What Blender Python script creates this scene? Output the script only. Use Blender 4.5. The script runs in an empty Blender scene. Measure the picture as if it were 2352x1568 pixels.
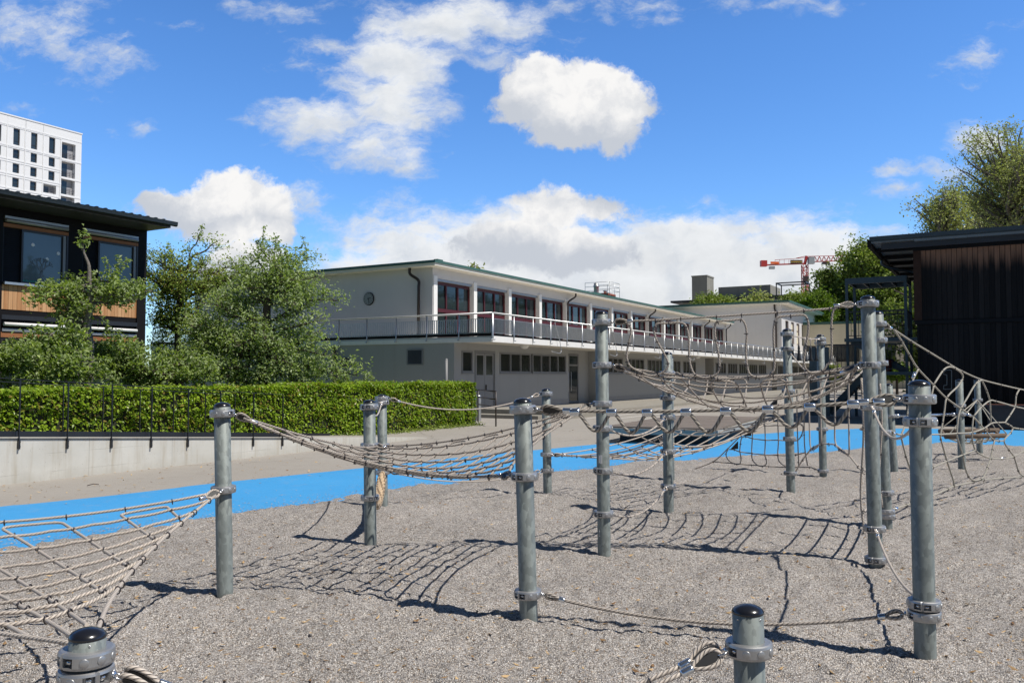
import bpy, math, random
import numpy as np
from mathutils import Vector, Matrix
R = math.radians
random.seed(7)
rng = np.random.default_rng(11)
sc = bpy.context.scene
col = sc.collection

# ------------------------------------------------------------------ camera
F = 1898.0                     # focal length in units of a 2352 px wide picture
PITCH = math.atan(78 / F)
CAMH = 1.6
cam_d = bpy.data.cameras.new("camera")
cam = bpy.data.objects.new("camera", cam_d)
col.objects.link(cam)
cam.location = (0, 0, CAMH)
cam.rotation_euler = (math.pi / 2 + PITCH, 0, 0)
cam_d.sensor_fit = 'HORIZONTAL'
cam_d.sensor_width = 36.0
cam_d.lens = F / 2352 * 36.0
cam_d.clip_start = 0.05
cam_d.clip_end = 6000
sc.camera = cam
sc.render.resolution_x = 1024
sc.render.resolution_y = 682

# ------------------------------------------------------------------ light and exposure
SUN_EL = R(58)
SUN_DIR = Vector((0.909 * math.cos(SUN_EL), -0.415 * math.cos(SUN_EL), math.sin(SUN_EL)))   # towards the sun
sun_d = bpy.data.lights.new("sun", 'SUN')
sun_d.energy = 5.0
sun_d.angle = R(0.53)
sun_d.color = (1.0, 0.955, 0.88)
sun = bpy.data.objects.new("sun", sun_d)
col.objects.link(sun)
sun.rotation_euler = (-SUN_DIR).to_track_quat('-Z', 'Y').to_euler()
sun.location = (20, -10, 40)
sc.view_settings.view_transform = 'Standard'
sc.view_settings.look = 'None'
sc.view_settings.gamma = 1.0
sc.view_settings.exposure = 0.0
sc.cycles.use_denoising = True
sc.cycles.denoiser = 'OPENIMAGEDENOISE'
sc.cycles.denoising_input_passes = 'RGB_ALBEDO_NORMAL'
sc.cycles.denoising_prefilter = 'ACCURATE'
sc.cycles.max_bounces = 8
sc.cycles.transparent_max_bounces = 8


def ray(u, v):
    x = (u - 1176) / F
    y = (784 - v) / F
    return Vector((x, math.cos(PITCH) - math.sin(PITCH) * y, math.sin(PITCH) + math.cos(PITCH) * y))


def gp(u, v, z=0.0):
    d = ray(u, v)
    t = (z - CAMH) / d.z
    return Vector((d.x * t, d.y * t, z))


def at(u, v, Y):
    d = ray(u, v)
    t = Y / d.y
    return Vector((d.x * t, Y, CAMH + d.z * t))


def onplane(u, v, A, B):
    """point where the sight line meets the upright plane through ground points A and B"""
    d = ray(u, v)
    n = Vector((B[1] - A[1], -(B[0] - A[0])))
    t = (n.x * A[0] + n.y * A[1]) / (n.x * d.x + n.y * d.y)
    return Vector((d.x * t, d.y * t, CAMH + d.z * t))


# ------------------------------------------------------------------ node helpers
class NT:
    def __init__(s, tree):
        s.t = tree

    def n(s, kind, **kw):
        nd = s.t.nodes.new(kind)
        for k, v in kw.items():
            setattr(nd, k, v)
        return nd

    def put(s, sock, val):
        if isinstance(val, bpy.types.NodeSocket):
            s.t.links.new(val, sock)
        elif val is not None:
            if isinstance(val, (tuple, list)) and sock.type == 'RGBA' and len(val) == 3:
                val = (*val, 1)
            sock.default_value = val

    def math(s, op, a, b=None, c=None, clamp=False):
        nd = s.n('ShaderNodeMath', operation=op, use_clamp=clamp)
        s.put(nd.inputs[0], a)
        if b is not None: s.put(nd.inputs[1], b)
        if c is not None: s.put(nd.inputs[2], c)
        return nd.outputs[0]

    def vmath(s, op, a, b=None, out=0):
        nd = s.n('ShaderNodeVectorMath', operation=op)
        s.put(nd.inputs[0], a)
        if b is not None:
            s.put(nd.inputs[3] if op == 'SCALE' else nd.inputs[1], b)
        return nd.outputs[out]

    def mix(s, f, a, b, blend='MIX'):
        nd = s.n('ShaderNodeMix', data_type='RGBA', blend_type=blend)
        s.put(nd.inputs[0], f); s.put(nd.inputs[6], a); s.put(nd.inputs[7], b)
        return nd.outputs[2]

    def noise(s, vec, scale, detail=4, rough=.55, out=0, dist=0.0):
        nd = s.n('ShaderNodeTexNoise')
        s.put(nd.inputs['Vector'], vec)
        nd.inputs['Scale'].default_value = scale
        nd.inputs['Detail'].default_value = detail
        nd.inputs['Roughness'].default_value = rough
        nd.inputs['Distortion'].default_value = dist
        return nd.outputs[out]

    def voro(s, vec, scale, out='Distance', feature='F1', rnd=1.0):
        nd = s.n('ShaderNodeTexVoronoi', feature=feature)
        s.put(nd.inputs['Vector'], vec)
        nd.inputs['Scale'].default_value = scale
        nd.inputs['Randomness'].default_value = rnd
        return nd.outputs[out]

    def ramp(s, fac, stops, interp='LINEAR'):
        nd = s.n('ShaderNodeValToRGB')
        nd.color_ramp.interpolation = interp
        e = nd.color_ramp.elements
        while len(e) < len(stops): e.new(0.5)
        for i, (p, c) in enumerate(stops):
            e[i].position = p
            e[i].color = (c, c, c, 1) if isinstance(c, (int, float)) else (*c[:3], 1)
        s.put(nd.inputs[0], fac)
        return nd.outputs[0]

    def rng(s, v, a, b, c=0.0, d=1.0, smooth=False):
        nd = s.n('ShaderNodeMapRange', interpolation_type='SMOOTHSTEP' if smooth else 'LINEAR')
        s.put(nd.inputs[0], v)
        for i, q in enumerate((a, b, c, d)): s.put(nd.inputs[1 + i], q)
        return nd.outputs[0]

    def bump(s, h, strength=.3, dist=.01, normal=None):
        nd = s.n('ShaderNodeBump')
        nd.inputs['Strength'].default_value = strength
        nd.inputs['Distance'].default_value = dist
        s.put(nd.inputs['Height'], h)
        if normal is not None: s.put(nd.inputs['Normal'], normal)
        return nd.outputs[0]

    def scale(s, vec, xyz):
        nd = s.n('ShaderNodeMapping')
        s.put(nd.inputs[0], vec)
        nd.inputs['Scale'].default_value = xyz
        return nd.outputs[0]


# ------------------------------------------------------------------ world: daylight sky with cumulus
world = bpy.data.worlds.new("World")
sc.world = world
world.use_nodes = True
wt = world.node_tree
wt.nodes.clear()
W = NT(wt)
# cloud cells in direction space (a = x/y, b = z/y): centre, half sizes, weight
CELLS_HARD = [   # u, v, ru, rv, weight (given in picture units, turned into directions below)
    (1250, 190, 105, 62, 1), (1350, 195, 100, 62, 1), (1400, 250, 100, 70, 1), (1320, 285, 120, 62, 1), (1200, 240, 75, 50, .9), (1420, 315, 55, 45, .8), (1300, 235, 120, 70, 1.15), (520, 480, 120, 55, 1.1),
    (535, 445, 85, 55, 1), (590, 490, 85, 60, 1), (430, 480, 125, 48, .95), (500, 510, 150, 50, .95), (640, 530, 50, 35, .7), (345, 465, 45, 28, .7),
    (560, 600, 85, 48, 1), (480, 620, 60, 32, .8), (640, 650, 90, 45, .9),
    (1270, 475, 85, 50, .95), (1380, 480, 105, 40, .7), (1190, 555, 160, 52, 1), (1330, 575, 150, 55, 1),
]
CELLS_SOFT = [
    (1500, 600, 440, 95, 1.25), (1780, 610, 290, 100, 1.25), (1150, 590, 340, 100, 1.15), (980, 580, 220, 100, 1.0), (830, 620, 120, 60, .85), (1150, 690, 420, 90, 1.2),
    (1550, 700, 750, 120, 1.3), (1900, 590, 140, 65, 1.0), (2060, 650, 150, 80, 1.0), (1020, 500, 140, 45, .55), (2050, 600, 130, 60, .7), (860, 600, 120, 60, .6),
    (1000, 60, 150, 65, .85), (1090, 40, 170, 60, .80), (930, 150, 115, 90, .90), (900, 235, 120, 80, .90), (720, 280, 120, 52, .95), (850, 350, 130, 60, .66),
    (930, 385, 70, 35, .55), (1150, 130, 130, 60, .42), (1300, 20, 220, 40, .42), (1200, 80, 120, 50, .40), (640, 30, 140, 45, .44), (760, 110, 130, 28, .45), (690, 150, 70, 20, .38),
    (70, 60, 170, 95, .52), (200, 130, 120, 60, .40), (430, 55, 50, 18, .5), (340, 300, 55, 22, .5), (255, 310, 22, 18, .42), (570, 285, 45, 20, .45),
    (2060, 390, 65, 26, .62), (2060, 435, 62, 24, .62), (2150, 395, 60, 22, .55), (2270, 330, 70, 50, .75), (2200, 400, 60, 25, .6),
    (2270, 140, 95, 55, .50), (2320, 60, 60, 20, .42), (1760, 12, 220, 22, .45), (1500, 45, 100, 18, .35), (700, 455, 90, 35, .45), (60, 240, 90, 30, .32),
]


def build_field(name, cells, amp_big, amp_small):
    g = bpy.data.node_groups.new(name, 'ShaderNodeTree')
    g.interface.new_socket("p", in_out='INPUT', socket_type='NodeSocketVector')
    g.interface.new_socket("d", in_out='OUTPUT', socket_type='NodeSocketFloat')
    G = NT(g)
    gi = G.n('NodeGroupInput'); go = G.n('NodeGroupOutput')
    p = gi.outputs[0]
    best = None
    for (u, v, ru, rv, w) in cells:
        d = ray(u, v)
        c = (d.x / d.y, d.z / d.y, 0)
        q = G.vmath('SUBTRACT', p, c)
        q = G.vmath('MULTIPLY', q, (F / ru, F / rv, 0))
        l = G.vmath('LENGTH', q, out=1)
        e = G.math('SUBTRACT', w, G.math('MULTIPLY', l, w * 0.62))
        best = e if best is None else G.math('SMOOTH_MAX', best, e, 0.12)
    n1 = G.noise(p, 9.0, 3, .55)
    ps = p
    if amp_big > .6:                                   # streaks drawn out along the upper wind
        mp = G.n('ShaderNodeMapping'); G.put(mp.inputs[0], p)
        mp.inputs['Rotation'].default_value = (0, 0, -.75); mp.inputs['Scale'].default_value = (.55, 1.25, 1)
        ps = mp.outputs[0]
    n2 = G.noise(ps, 30.0, 8, .66)
    d = G.math('ADD', best, G.math('MULTIPLY', G.math('SUBTRACT', n1, .5), amp_big))
    d = G.math('ADD', d, G.math('MULTIPLY', G.math('SUBTRACT', n2, .5), amp_small))
    g.links.new(d, go.inputs[0])
    return g


FH = build_field("cumulus_field", CELLS_HARD, .45, .85)
FS = build_field("stratus_field", CELLS_SOFT, .75, 1.25)
geo = W.n('ShaderNodeNewGeometry')
dirv = W.vmath('SCALE', geo.outputs['Incoming'], -1.0)
tc = W.n('ShaderNodeTexCoord')
sep = W.n('ShaderNodeSeparateXYZ')
wt.links.new(tc.outputs['Generated'], sep.inputs[0])
yy = W.math('MAXIMUM', W.math('ABSOLUTE', sep.outputs[1]), 0.12)
comb = W.n('ShaderNodeCombineXYZ')
W.put(comb.inputs[0], W.math('DIVIDE', sep.outputs[0], yy))
W.put(comb.inputs[1], W.math('DIVIDE', sep.outputs[2], yy))
P2 = comb.outputs[0]
warp = W.vmath('SCALE', W.vmath('SUBTRACT', W.noise(P2, 22, 5, .6, out=1), (.5, .5, .5)), 0.030)
P2w = W.vmath('ADD', P2, warp)


def field(g, off=None):
    nd = W.n('ShaderNodeGroup', node_tree=g)
    W.put(nd.inputs[0], P2w if off is None else W.vmath('ADD', P2w, off))
    return nd.outputs[0]


dh, dh2 = field(FH), field(FH, (-.010, -.030, 0))
ds, ds2 = field(FS), field(FS, (-.004, -.016, 0))
alpha_h = W.rng(dh, .26, .50, 0, 1, True)
alpha_s = W.rng(ds, .14, .72, 0, .985, True)
lit_h = W.rng(dh2, .12, .80, 0, 1, True)
lit_h = W.math('MULTIPLY', lit_h, W.rng(W.noise(P2w, 34, 6, .6), .32, .56, .62, 1, True))
lit_s = W.rng(ds2, .05, .85, 0, 1, True)
n_s = W.noise(P2w, 14, 6, .6)
lit_s = W.math('MULTIPLY', lit_s, W.rng(n_s, .30, .56, .45, 1, True))
thick_s = W.rng(ds, .6, 1.3, 1.0, .88)
CW = 7.9
col_h = W.mix(lit_h, (CW * .60, CW * .64, CW * .71), (CW * 1.0, CW * .99, CW * .98))
col_s = W.mix(lit_s, (CW * .64, CW * .70, CW * .79), (CW * .93, CW * .95, CW * .97))
col_s = W.mix(1.0, col_s, W.ramp(thick_s, [(0, 0.0), (1, 1.0)]), 'MULTIPLY')
sky = W.n('ShaderNodeTexSky', sky_type='NISHITA')
sky.sun_disc = False
sky.sun_elevation = SUN_EL
sky.sun_rotation = math.atan2(SUN_DIR.x, SUN_DIR.y)
sky.altitude = 400
sky.air_density = 1.0
sky.dust_density = 0.35
sky.ozone_density = 3.0
hs = W.n('ShaderNodeHueSaturation')
hs.inputs['Saturation'].default_value = 1.18
hs.inputs['Value'].default_value = 1.0
wt.links.new(sky.outputs[0], hs.inputs['Color'])
zen = W.rng(sep.outputs[2], .36, .72, 0, 1, True)            # sky dimmed overhead, out of view, to weaken the fill light
tint = W.mix(zen, (1.10, 1.33, 1.62), (.36, .33, .29))
skyc = W.mix(1.0, hs.outputs[0], tint, 'MULTIPLY')
back = W.rng(sep.outputs[1], -.35, .02, 0, 1, True)           # unseen sky behind the camera kept cloudless and dimmed, for darker shade
skyc = W.mix(back, W.mix(1.0, skyc, (.36, .33, .30), 'MULTIPLY'), skyc)
c = W.mix(W.math('MULTIPLY', alpha_s, back), skyc, col_s)
c = W.mix(W.math('MULTIPLY', alpha_h, back), c, col_h)
bg = W.n('ShaderNodeBackground')
bg.inputs['Strength'].default_value = 0.12
W.put(bg.inputs[0], c)
wo = W.n('ShaderNodeOutputWorld')
wt.links.new(bg.outputs[0], wo.inputs[0])
world.cycles.sampling_method = 'MANUAL'
world.cycles.sample_map_resolution = 512


# ------------------------------------------------------------------ materials
def new_mat(name):
    m = bpy.data.materials.new(name)
    m.use_nodes = True
    t = m.node_tree
    return m, NT(t), t.nodes['Principled BSDF']


def mat(name, color, rough=.6, var=0.0, vscale=4.0, bump=None, metal=0.0, spec=.5, var2=None, streak=None, coat=0.0):
    """plain procedural surface: colour with noise variation, optional fine bump, optional drip streaks"""
    m, N, b = new_mat(name)
    tcn = N.n('ShaderNodeTexCoord').outputs['Object']
    c = color
    if var:
        f = N.noise(tcn, vscale, 6, .6)
        c = N.mix(f, tuple(max(0, x * (1 - var)) for x in color), tuple(min(1, x * (1 + var)) for x in color))
    if var2:
        amt, scl, colr = var2
        f = N.rng(N.noise(tcn, scl, 7, .65), .5, .72, 0, amt, True)
        c = N.mix(f, c, colr)
    if streak:
        amt, scl, colr = streak
        f = N.noise(N.scale(tcn, (scl, scl, scl * .06)), 1.0, 6, .65)
        c = N.mix(N.rng(f, .5, .8, 0, amt, True), c, colr)
    N.put(b.inputs['Base Color'], c)
    b.inputs['Roughness'].default_value = rough
    b.inputs['Metallic'].default_value = metal
    b.inputs['Specular IOR Level'].default_value = spec
    b.inputs['Coat Weight'].default_value = coat
    if bump:
        N.put(b.inputs['Normal'], N.bump(N.noise(tcn, bump[0], 5, .6), bump[1], bump[2] if len(bump) > 2 else .01))
    return m


MAT = {}


def boards(name, dark, light, width=.12, axis=0, wear=None, rough=.75, gloss_var=.0, knots=True):
    """upright boards side by side along one local axis, each board with its own tone, grain and knots"""
    m, N, b = new_mat(name)
    tcn = N.n('ShaderNodeTexCoord').outputs['Object']
    sp = N.n('ShaderNodeSeparateXYZ'); N.t.links.new(tcn, sp.inputs[0])
    x = N.math('DIVIDE', sp.outputs[axis], width)
    cell = N.math('FLOOR', x)
    fr = N.math('FRACT', x)
    wn = N.n('ShaderNodeTexWhiteNoise', noise_dimensions='1D'); N.t.links.new(cell, wn.inputs['W'])
    off = N.n('ShaderNodeCombineXYZ'); N.put(off.inputs[2], N.math('MULTIPLY', wn.outputs[0], 37.0))
    gv = N.vmath('ADD', N.scale(tcn, (14, 14, 1.1)), off.outputs[0])
    grain = N.noise(gv, 1.6, 7, .65, dist=.6)
    f = N.math('ADD', N.math('MULTIPLY', grain, .7), N.math('MULTIPLY', wn.outputs[0], .45))
    c = N.mix(N.rng(f, .25, .85), dark, light)
    if wear:
        z0, z1, wc = wear      # weathered colour below, fresher wood above, uneven border per board
        zz = N.math('ADD', sp.outputs[2], N.math('MULTIPLY', N.math('SUBTRACT', N.noise(N.scale(tcn, (9, 9, .5)), 1.0, 5, .7), .5), .8))
        zz = N.math('ADD', zz, N.math('MULTIPLY', wn.outputs[0], .25))
        c = N.mix(N.rng(zz, z0, z1, 0, 1, True), c, N.mix(grain, tuple(q * .5 for q in wc), wc))
    gap = N.math('LESS_THAN', N.math('ABSOLUTE', N.math('SUBTRACT', fr, .5)), .455)
    c = N.mix(gap, tuple(q * .5 for q in dark), c)
    N.put(b.inputs['Base Color'], c)
    b.inputs['Roughness'].default_value = rough
    b.inputs['Specular IOR Level'].default_value = .12
    h = N.math('ADD', N.math('MULTIPLY', gap, 1.0), N.math('MULTIPLY', grain, .25))
    N.put(b.inputs['Normal'], N.bump(h, .35, .006))
    return m


def galvanised(name, base=(.205, .228, .218), rough=.50):
    m, N, b = new_mat(name)
    tcn = N.n('ShaderNodeTexCoord').outputs['Object']
    oi = N.n('ShaderNodeObjectInfo')
    vec = N.vmath('ADD', N.scale(tcn, (1, 1, .55)), N.vmath('SCALE', (7.1, 3.3, 5.7), oi.outputs['Random']))
    cellc = N.n('ShaderNodeSeparateColor'); N.put(cellc.inputs[0], N.voro(N.vmath('ADD', vec, N.vmath('SCALE', N.noise(vec, 60, 3, .6, out=1), .02)), 42, 'Color'))
    blot = N.noise(vec, 7, 6, .7)
    f = N.math('ADD', N.math('MULTIPLY', cellc.outputs[0], .5), N.math('MULTIPLY', blot, .70))
    c = N.ramp(f, [(.2, tuple(x * .74 for x in base)), (.55, base), (.95, tuple(min(1, x * 1.4) for x in base))])
    dirt = N.rng(N.noise(N.scale(vec, (30, 30, 2.2)), 1.0, 5, .7), .56, .75, 0, .55, True)
    c = N.mix(dirt, c, tuple(x * .5 for x in base))
    N.put(b.inputs['Base Color'], c)
    b.inputs['Metallic'].default_value = .30
    N.put(b.inputs['Roughness'], N.rng(f, .2, .9, rough - .06, rough + .16))
    N.put(b.inputs['Normal'], N.bump(N.noise(vec, 55, 5, .6), .10, .004))
    return m


def rope_mat(name, col1, col2, pitch=.030, strands=3.0):
    """laid rope: diagonal strands from the tube's own UV map (metres along, turns round)"""
    m, N, b = new_mat(name)
    uv = N.n('ShaderNodeUVMap', uv_map='uv').outputs[0]
    sp = N.n('ShaderNodeSeparateXYZ'); N.t.links.new(uv, sp.inputs[0])
    ph = N.math('ADD', N.math('DIVIDE', sp.outputs[0], pitch), N.math('MULTIPLY', sp.outputs[1], strands))
    s = N.math('ABSOLUTE', N.math('SUBTRACT', N.math('FRACT', ph), .5))
    g = N.rng(s, .0, .28, 0, 1, True)
    nz = N.noise(N.n('ShaderNodeTexCoord').outputs['Object'], 9, 6, .7)
    c = N.mix(nz, tuple(x * .82 for x in col2), tuple(min(1, x * 1.15) for x in col2))
    c = N.mix(g, col1, c)
    N.put(b.inputs['Base Color'], c)
    b.inputs['Roughness'].default_value = .62
    b.inputs['Specular IOR Level'].default_value = .35
    b.inputs['Sheen Weight'].default_value = .15
    N.put(b.inputs['Normal'], N.bump(g, .9, .006))
    return m


def leaf_mat(name, dark, light, tip=None, trans=.36, rough=.45, back=None):
    m, N, b = new_mat(name)
    g = N.n('ShaderNodeNewGeometry')
    rnd = g.outputs['Random Per Island']
    pos = N.noise(g.outputs['Position'], 1.1, 4, .6)
    f = N.math('ADD', N.math('MULTIPLY', rnd, .75), N.math('MULTIPLY', N.math('SUBTRACT', pos, .45), .8))
    c = N.mix(N.rng(f, 0, .85), dark, light)
    if tip:
        c = N.mix(N.rng(N.math('FRACT', N.math('MULTIPLY', rnd, 7.31)), .80, .97, 0, .85), c, tip)
    if back:
        c = N.mix(g.outputs['Backfacing'], c, N.mix(.6, c, back))
    N.put(b.inputs['Base Color'], c)
    b.inputs['Roughness'].default_value = rough
    b.inputs['Specular IOR Level'].default_value = .4
    tr = N.n('ShaderNodeBsdfTranslucent')
    N.put(tr.inputs[0], N.mix(1.0, c, (1.0, 1.15, .45), 'MULTIPLY'))
    ms = N.n('ShaderNodeMixShader')
    ms.inputs[0].default_value = trans
    N.t.links.new(b.outputs[0], ms.inputs[1])
    N.t.links.new(tr.outputs[0], ms.inputs[2])
    out = N.t.nodes['Material Output']
    N.t.links.new(ms.outputs[0], out.inputs[0])
    return m


def glass_mat(name, tint=(.02, .026, .03), rough=.04):
    m, N, b = new_mat(name)
    tcn = N.n('ShaderNodeTexCoord').outputs['Object']
    oi = N.n('ShaderNodeObjectInfo').outputs['Random']
    gc_ = N.mix(N.noise(tcn, .9, 3, .5), tuple(x * .6 for x in tint), tuple(x * 1.7 for x in tint))
    N.put(b.inputs['Base Color'], N.mix(N.math('POWER', oi, 3.0), gc_, tuple(x * 2.0 + .006 for x in tint)))
    b.inputs['Roughness'].default_value = rough
    b.inputs['Specular IOR Level'].default_value = .5
    N.put(b.inputs['Normal'], N.bump(N.noise(tcn, .8, 2, .5), .05, .05))
    return m


# ground surfaces -----------------------------------------------------------
def gravel_material():
    m, N, b = new_mat("gravel")
    tcn = N.n('ShaderNodeTexCoord').outputs['Object']
    w = N.vmath('ADD', tcn, N.vmath('SCALE', N.noise(tcn, 90, 2, .5, out=1), .006))
    vc = N.n('ShaderNodeSeparateColor'); N.put(vc.inputs[0], N.voro(w, 125, 'Color'))
    vd = N.voro(w, 125, 'Distance')
    tone = N.ramp(vc.outputs[0], [(0, (.24, .219, .208)), (.2, (.40, .368, .345)), (.5, (.58, .535, .497)), (.78, (.74, .69, .642)), (1, (.90, .85, .80))])
    warm = N.mix(N.rng(vc.outputs[1], .72, .95, 0, .5), tone, (.42, .29, .17))
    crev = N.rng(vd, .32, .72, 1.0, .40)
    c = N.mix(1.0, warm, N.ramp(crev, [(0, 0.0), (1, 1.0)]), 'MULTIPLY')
    big = N.noise(tcn, .7, 5, .6)
    c = N.mix(1.0, c, N.ramp(big, [(.3, .88), (.7, 1.12)]), 'MULTIPLY')
    N.put(b.inputs['Base Color'], c)
    b.inputs['Roughness'].default_value = .85
    b.inputs['Specular IOR Level'].default_value = .25
    h = N.math('ADD', N.math('MULTIPLY', vd, -1.0), N.math('MULTIPLY', vc.outputs[2], .7))
    nb = N.bump(h, 1.0, .009)
    N.put(b.inputs['Normal'], N.bump(N.noise(tcn, 30, 4, .65), .5, .02, nb))
    return m


def asphalt_material():
    m, N, b = new_mat("asphalt")
    tcn = N.n('ShaderNodeTexCoord').outputs['Object']
    fine = N.noise(tcn, 140, 3, .7)
    big = N.noise(tcn, .35, 6, .62)
    mid = N.noise(tcn, 3.0, 6, .65)
    c = N.mix(big, (.285, .262, .235), (.375, .347, .313))
    c = N.mix(N.rng(mid, .52, .8, 0, .5, True), c, (.235, .20, .165))
    c = N.mix(1.0, c, N.ramp(fine, [(.25, .68), (.75, 1.28)]), 'MULTIPLY')
    spots = N.rng(N.voro(tcn, 9, 'Distance'), .02, .05, .55, 0)
    c = N.mix(spots, c, (.30, .20, .11))
    crack = N.rng(N.voro(N.vmath('ADD', tcn, N.vmath('SCALE', N.noise(tcn, 1.2, 4, .6, out=1), .7)), .16, 'Distance', 'DISTANCE_TO_EDGE'), .0, .0035, .5, 0)
    c = N.mix(crack, c, (.08, .07, .06))
    N.put(b.inputs['Base Color'], c)
    b.inputs['Roughness'].default_value = .9
    b.inputs['Specular IOR Level'].default_value = .2
    N.put(b.inputs['Normal'], N.bump(fine, .35, .006))
    return m


def rubber_material():
    m, N, b = new_mat("blue_rubber")
    tcn = N.n('ShaderNodeTexCoord').outputs['Object']
    gr = N.noise(tcn, 110, 3, .7)
    big = N.noise(tcn, .9, 6, .65)
    c = N.mix(big, (.040, .275, .60), (.070, .345, .68))
    c = N.mix(1.0, c, N.ramp(gr, [(.25, .8), (.75, 1.16)]), 'MULTIPLY')
    dust = N.rng(N.noise(tcn, 4, 8, .74), .52, .76, 0, .5, True)
    c = N.mix(dust, c, (.23, .32, .45))
    c = N.mix(N.rng(N.voro(tcn, 7, 'Distance'), .03, .06, .7, 0), c, (.17, .14, .11))
    N.put(b.inputs['Base Color'], c)
    b.inputs['Roughness'].default_value = .75
    b.inputs['Specular IOR Level'].default_value = .3
    N.put(b.inputs['Normal'], N.bump(gr, .4, .005))
    return m


def concrete_material(name="board_marked_concrete"):
    m, N, b = new_mat(name)
    tcn = N.n('ShaderNodeTexCoord').outputs['Object']
    sp = N.n('ShaderNodeSeparateXYZ'); N.t.links.new(tcn, sp.inputs[0])
    f = N.noise(tcn, 1.6, 7, .65)
    c = N.mix(f, (.42, .41, .37), (.66, .645, .60))
    st = N.noise(N.scale(tcn, (5, 5, .35)), 1.0, 6, .7)
    c = N.mix(N.rng(st, .46, .74, 0, .75, True), c, (.38, .33, .25))
    pores = N.rng(N.voro(tcn, 16, 'Distance'), .05, .10, .7, 0)
    c = N.mix(pores, c, (.22, .21, .19))
    mott = N.rng(N.noise(tcn, 7, 6, .7), .62, .74, 0, .35, True)
    c = N.mix(mott, c, (.40, .39, .37))
    # formwork joints
    jz = N.math('ABSOLUTE', N.math('SUBTRACT', N.math('FRACT', N.math('DIVIDE', N.math('ADD', sp.outputs[2], N.math('MULTIPLY', N.noise(tcn, 2, 3), .02)), .28)), .5))
    jx = N.math('ABSOLUTE', N.math('SUBTRACT', N.math('FRACT', N.math('DIVIDE', sp.outputs[0], 1.55)), .5))
    j = N.math('MAXIMUM', N.math('MULTIPLY', N.math('LESS_THAN', jz, .009), N.rng(N.noise(tcn, 1.3, 3), .48, .6)), N.math('LESS_THAN', jx, .0025))
    c = N.mix(N.math('MULTIPLY', j, .65), c, (.22, .21, .18))
    low = N.rng(N.math('ADD', sp.outputs[2], N.math('MULTIPLY', f, .25)), .12, .3, .35, 0)
    c = N.mix(low, c, (.36, .34, .29))
    N.put(b.inputs['Base Color'], c)
    b.inputs['Roughness'].default_value = .85
    N.put(b.inputs['Normal'], N.bump(N.noise(tcn, 30, 6, .7), .2, .006))
    return m


MAT['gravel'] = gravel_material()
MAT['asphalt'] = asphalt_material()
MAT['rubber'] = rubber_material()
MAT['concrete'] = concrete_material()
MAT['paint_line'] = mat("road_paint", (.74, .72, .68), .8, .25, 6)
MAT['paint_yellow'] = mat("yellow_paint", (.62, .43, .05), .8, .25, 6)
MAT['step'] = mat("step_concrete", (.27, .25, .215), .85, .3, 3, (40, .3))
MAT['lawn'] = mat("lawn", (.07, .12, .025), .9, .5, 5, (60, .8, .03))
MAT['plaster'] = mat("plaster", (.59, .575, .575), .85, .05, 1.2, None, var2=(.18, .5, (.52, .50, .47)), streak=(.30, 2.2, (.47, .44, .40)))
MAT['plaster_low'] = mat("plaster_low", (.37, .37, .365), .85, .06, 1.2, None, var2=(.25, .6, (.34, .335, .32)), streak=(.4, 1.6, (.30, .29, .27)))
MAT['plaster_cream'] = mat("plaster_cream", (.70, .64, .50), .85, .05, 1.5, None, streak=(.2, 1.5, (.5, .44, .33)))
MAT['soffit'] = mat("soffit_paint", (.74, .70, .62), .8, .05, 1)
MAT['plinth'] = mat("plinth_grey", (.30, .30, .31), .85, .2, 2, (30, .2))
MAT['white_paint'] = mat("white_paint", (.80, .79, .77), .55, .06, 3, streak=(.2, 5, (.55, .52, .47)))
MAT['copper'] = mat("copper_patina", (.046, .120, .104), .65, .3, 2, streak=(.5, 3, (.04, .09, .08)))
MAT['red_frame'] = mat("red_frame", (.065, .005, .008), .5, .2, 4)
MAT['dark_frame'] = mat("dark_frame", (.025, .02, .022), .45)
MAT['grey_frame'] = mat("grey_frame", (.22, .22, .225), .5, .1, 3)
MAT['door_grey'] = mat("door_grey", (.26, .26, .265), .5, .06, 2, streak=(.15, 2, (.35, .34, .33)))
MAT['blind'] = mat("blind_box", (.36, .36, .37), .4, .1, 3, metal=.5)
MAT['brown_pipe'] = mat("brown_pipe", (.035, .024, .022), .4, .3, 5)
MAT['glass'] = glass_mat("window_glass", (.016, .024, .028))
MAT['glass_dim'] = glass_mat("dim_glass", (.03, .032, .03), .08)
MAT['glass_blue'] = glass_mat("blue_grey_glass", (.06, .085, .11), .05)
MAT['steel'] = galvanised("galvanised_steel")
MAT['rail'] = mat("rail_steel", (.50, .51, .52), .38, .2, 8, metal=.75)
MAT['alu'] = mat("cast_aluminium", (.40, .40, .405), .42, .14, 14, (90, .06, .003), metal=.72)
MAT['ferrule'] = mat("pressed_sleeve", (.68, .71, .75), .22, .15, 10, metal=.95)
MAT['clip'] = mat("rope_clip", (.055, .048, .052), .35, .3, 10, metal=.6)
MAT['cap'] = mat("black_cap", (.012, .013, .018), .22, .3, 6, spec=.6)
MAT['rubber_black'] = mat("black_rubber", (.012, .012, .013), .5, .2, 8)
MAT['bolt'] = mat("bolt_steel", (.55, .55, .56), .25, .1, 10, metal=.95)
MAT['rope'] = rope_mat("net_rope", (.36, .305, .26), (.60, .525, .455), .024)
MAT['rope_grey'] = rope_mat("grey_rope", (.19, .162, .14), (.47, .41, .355), .028)
MAT['rope_thick'] = rope_mat("thick_rope", (.12, .10, .085), (.40, .355, .30), .036)
MAT['rope_fine'] = rope_mat("fine_rope", (.34, .315, .26), (.44, .41, .345), .025)
MAT['rope_hemp'] = rope_mat("hemp_braid", (.17, .11, .06), (.52, .38, .24), .085, 2.0)
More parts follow.
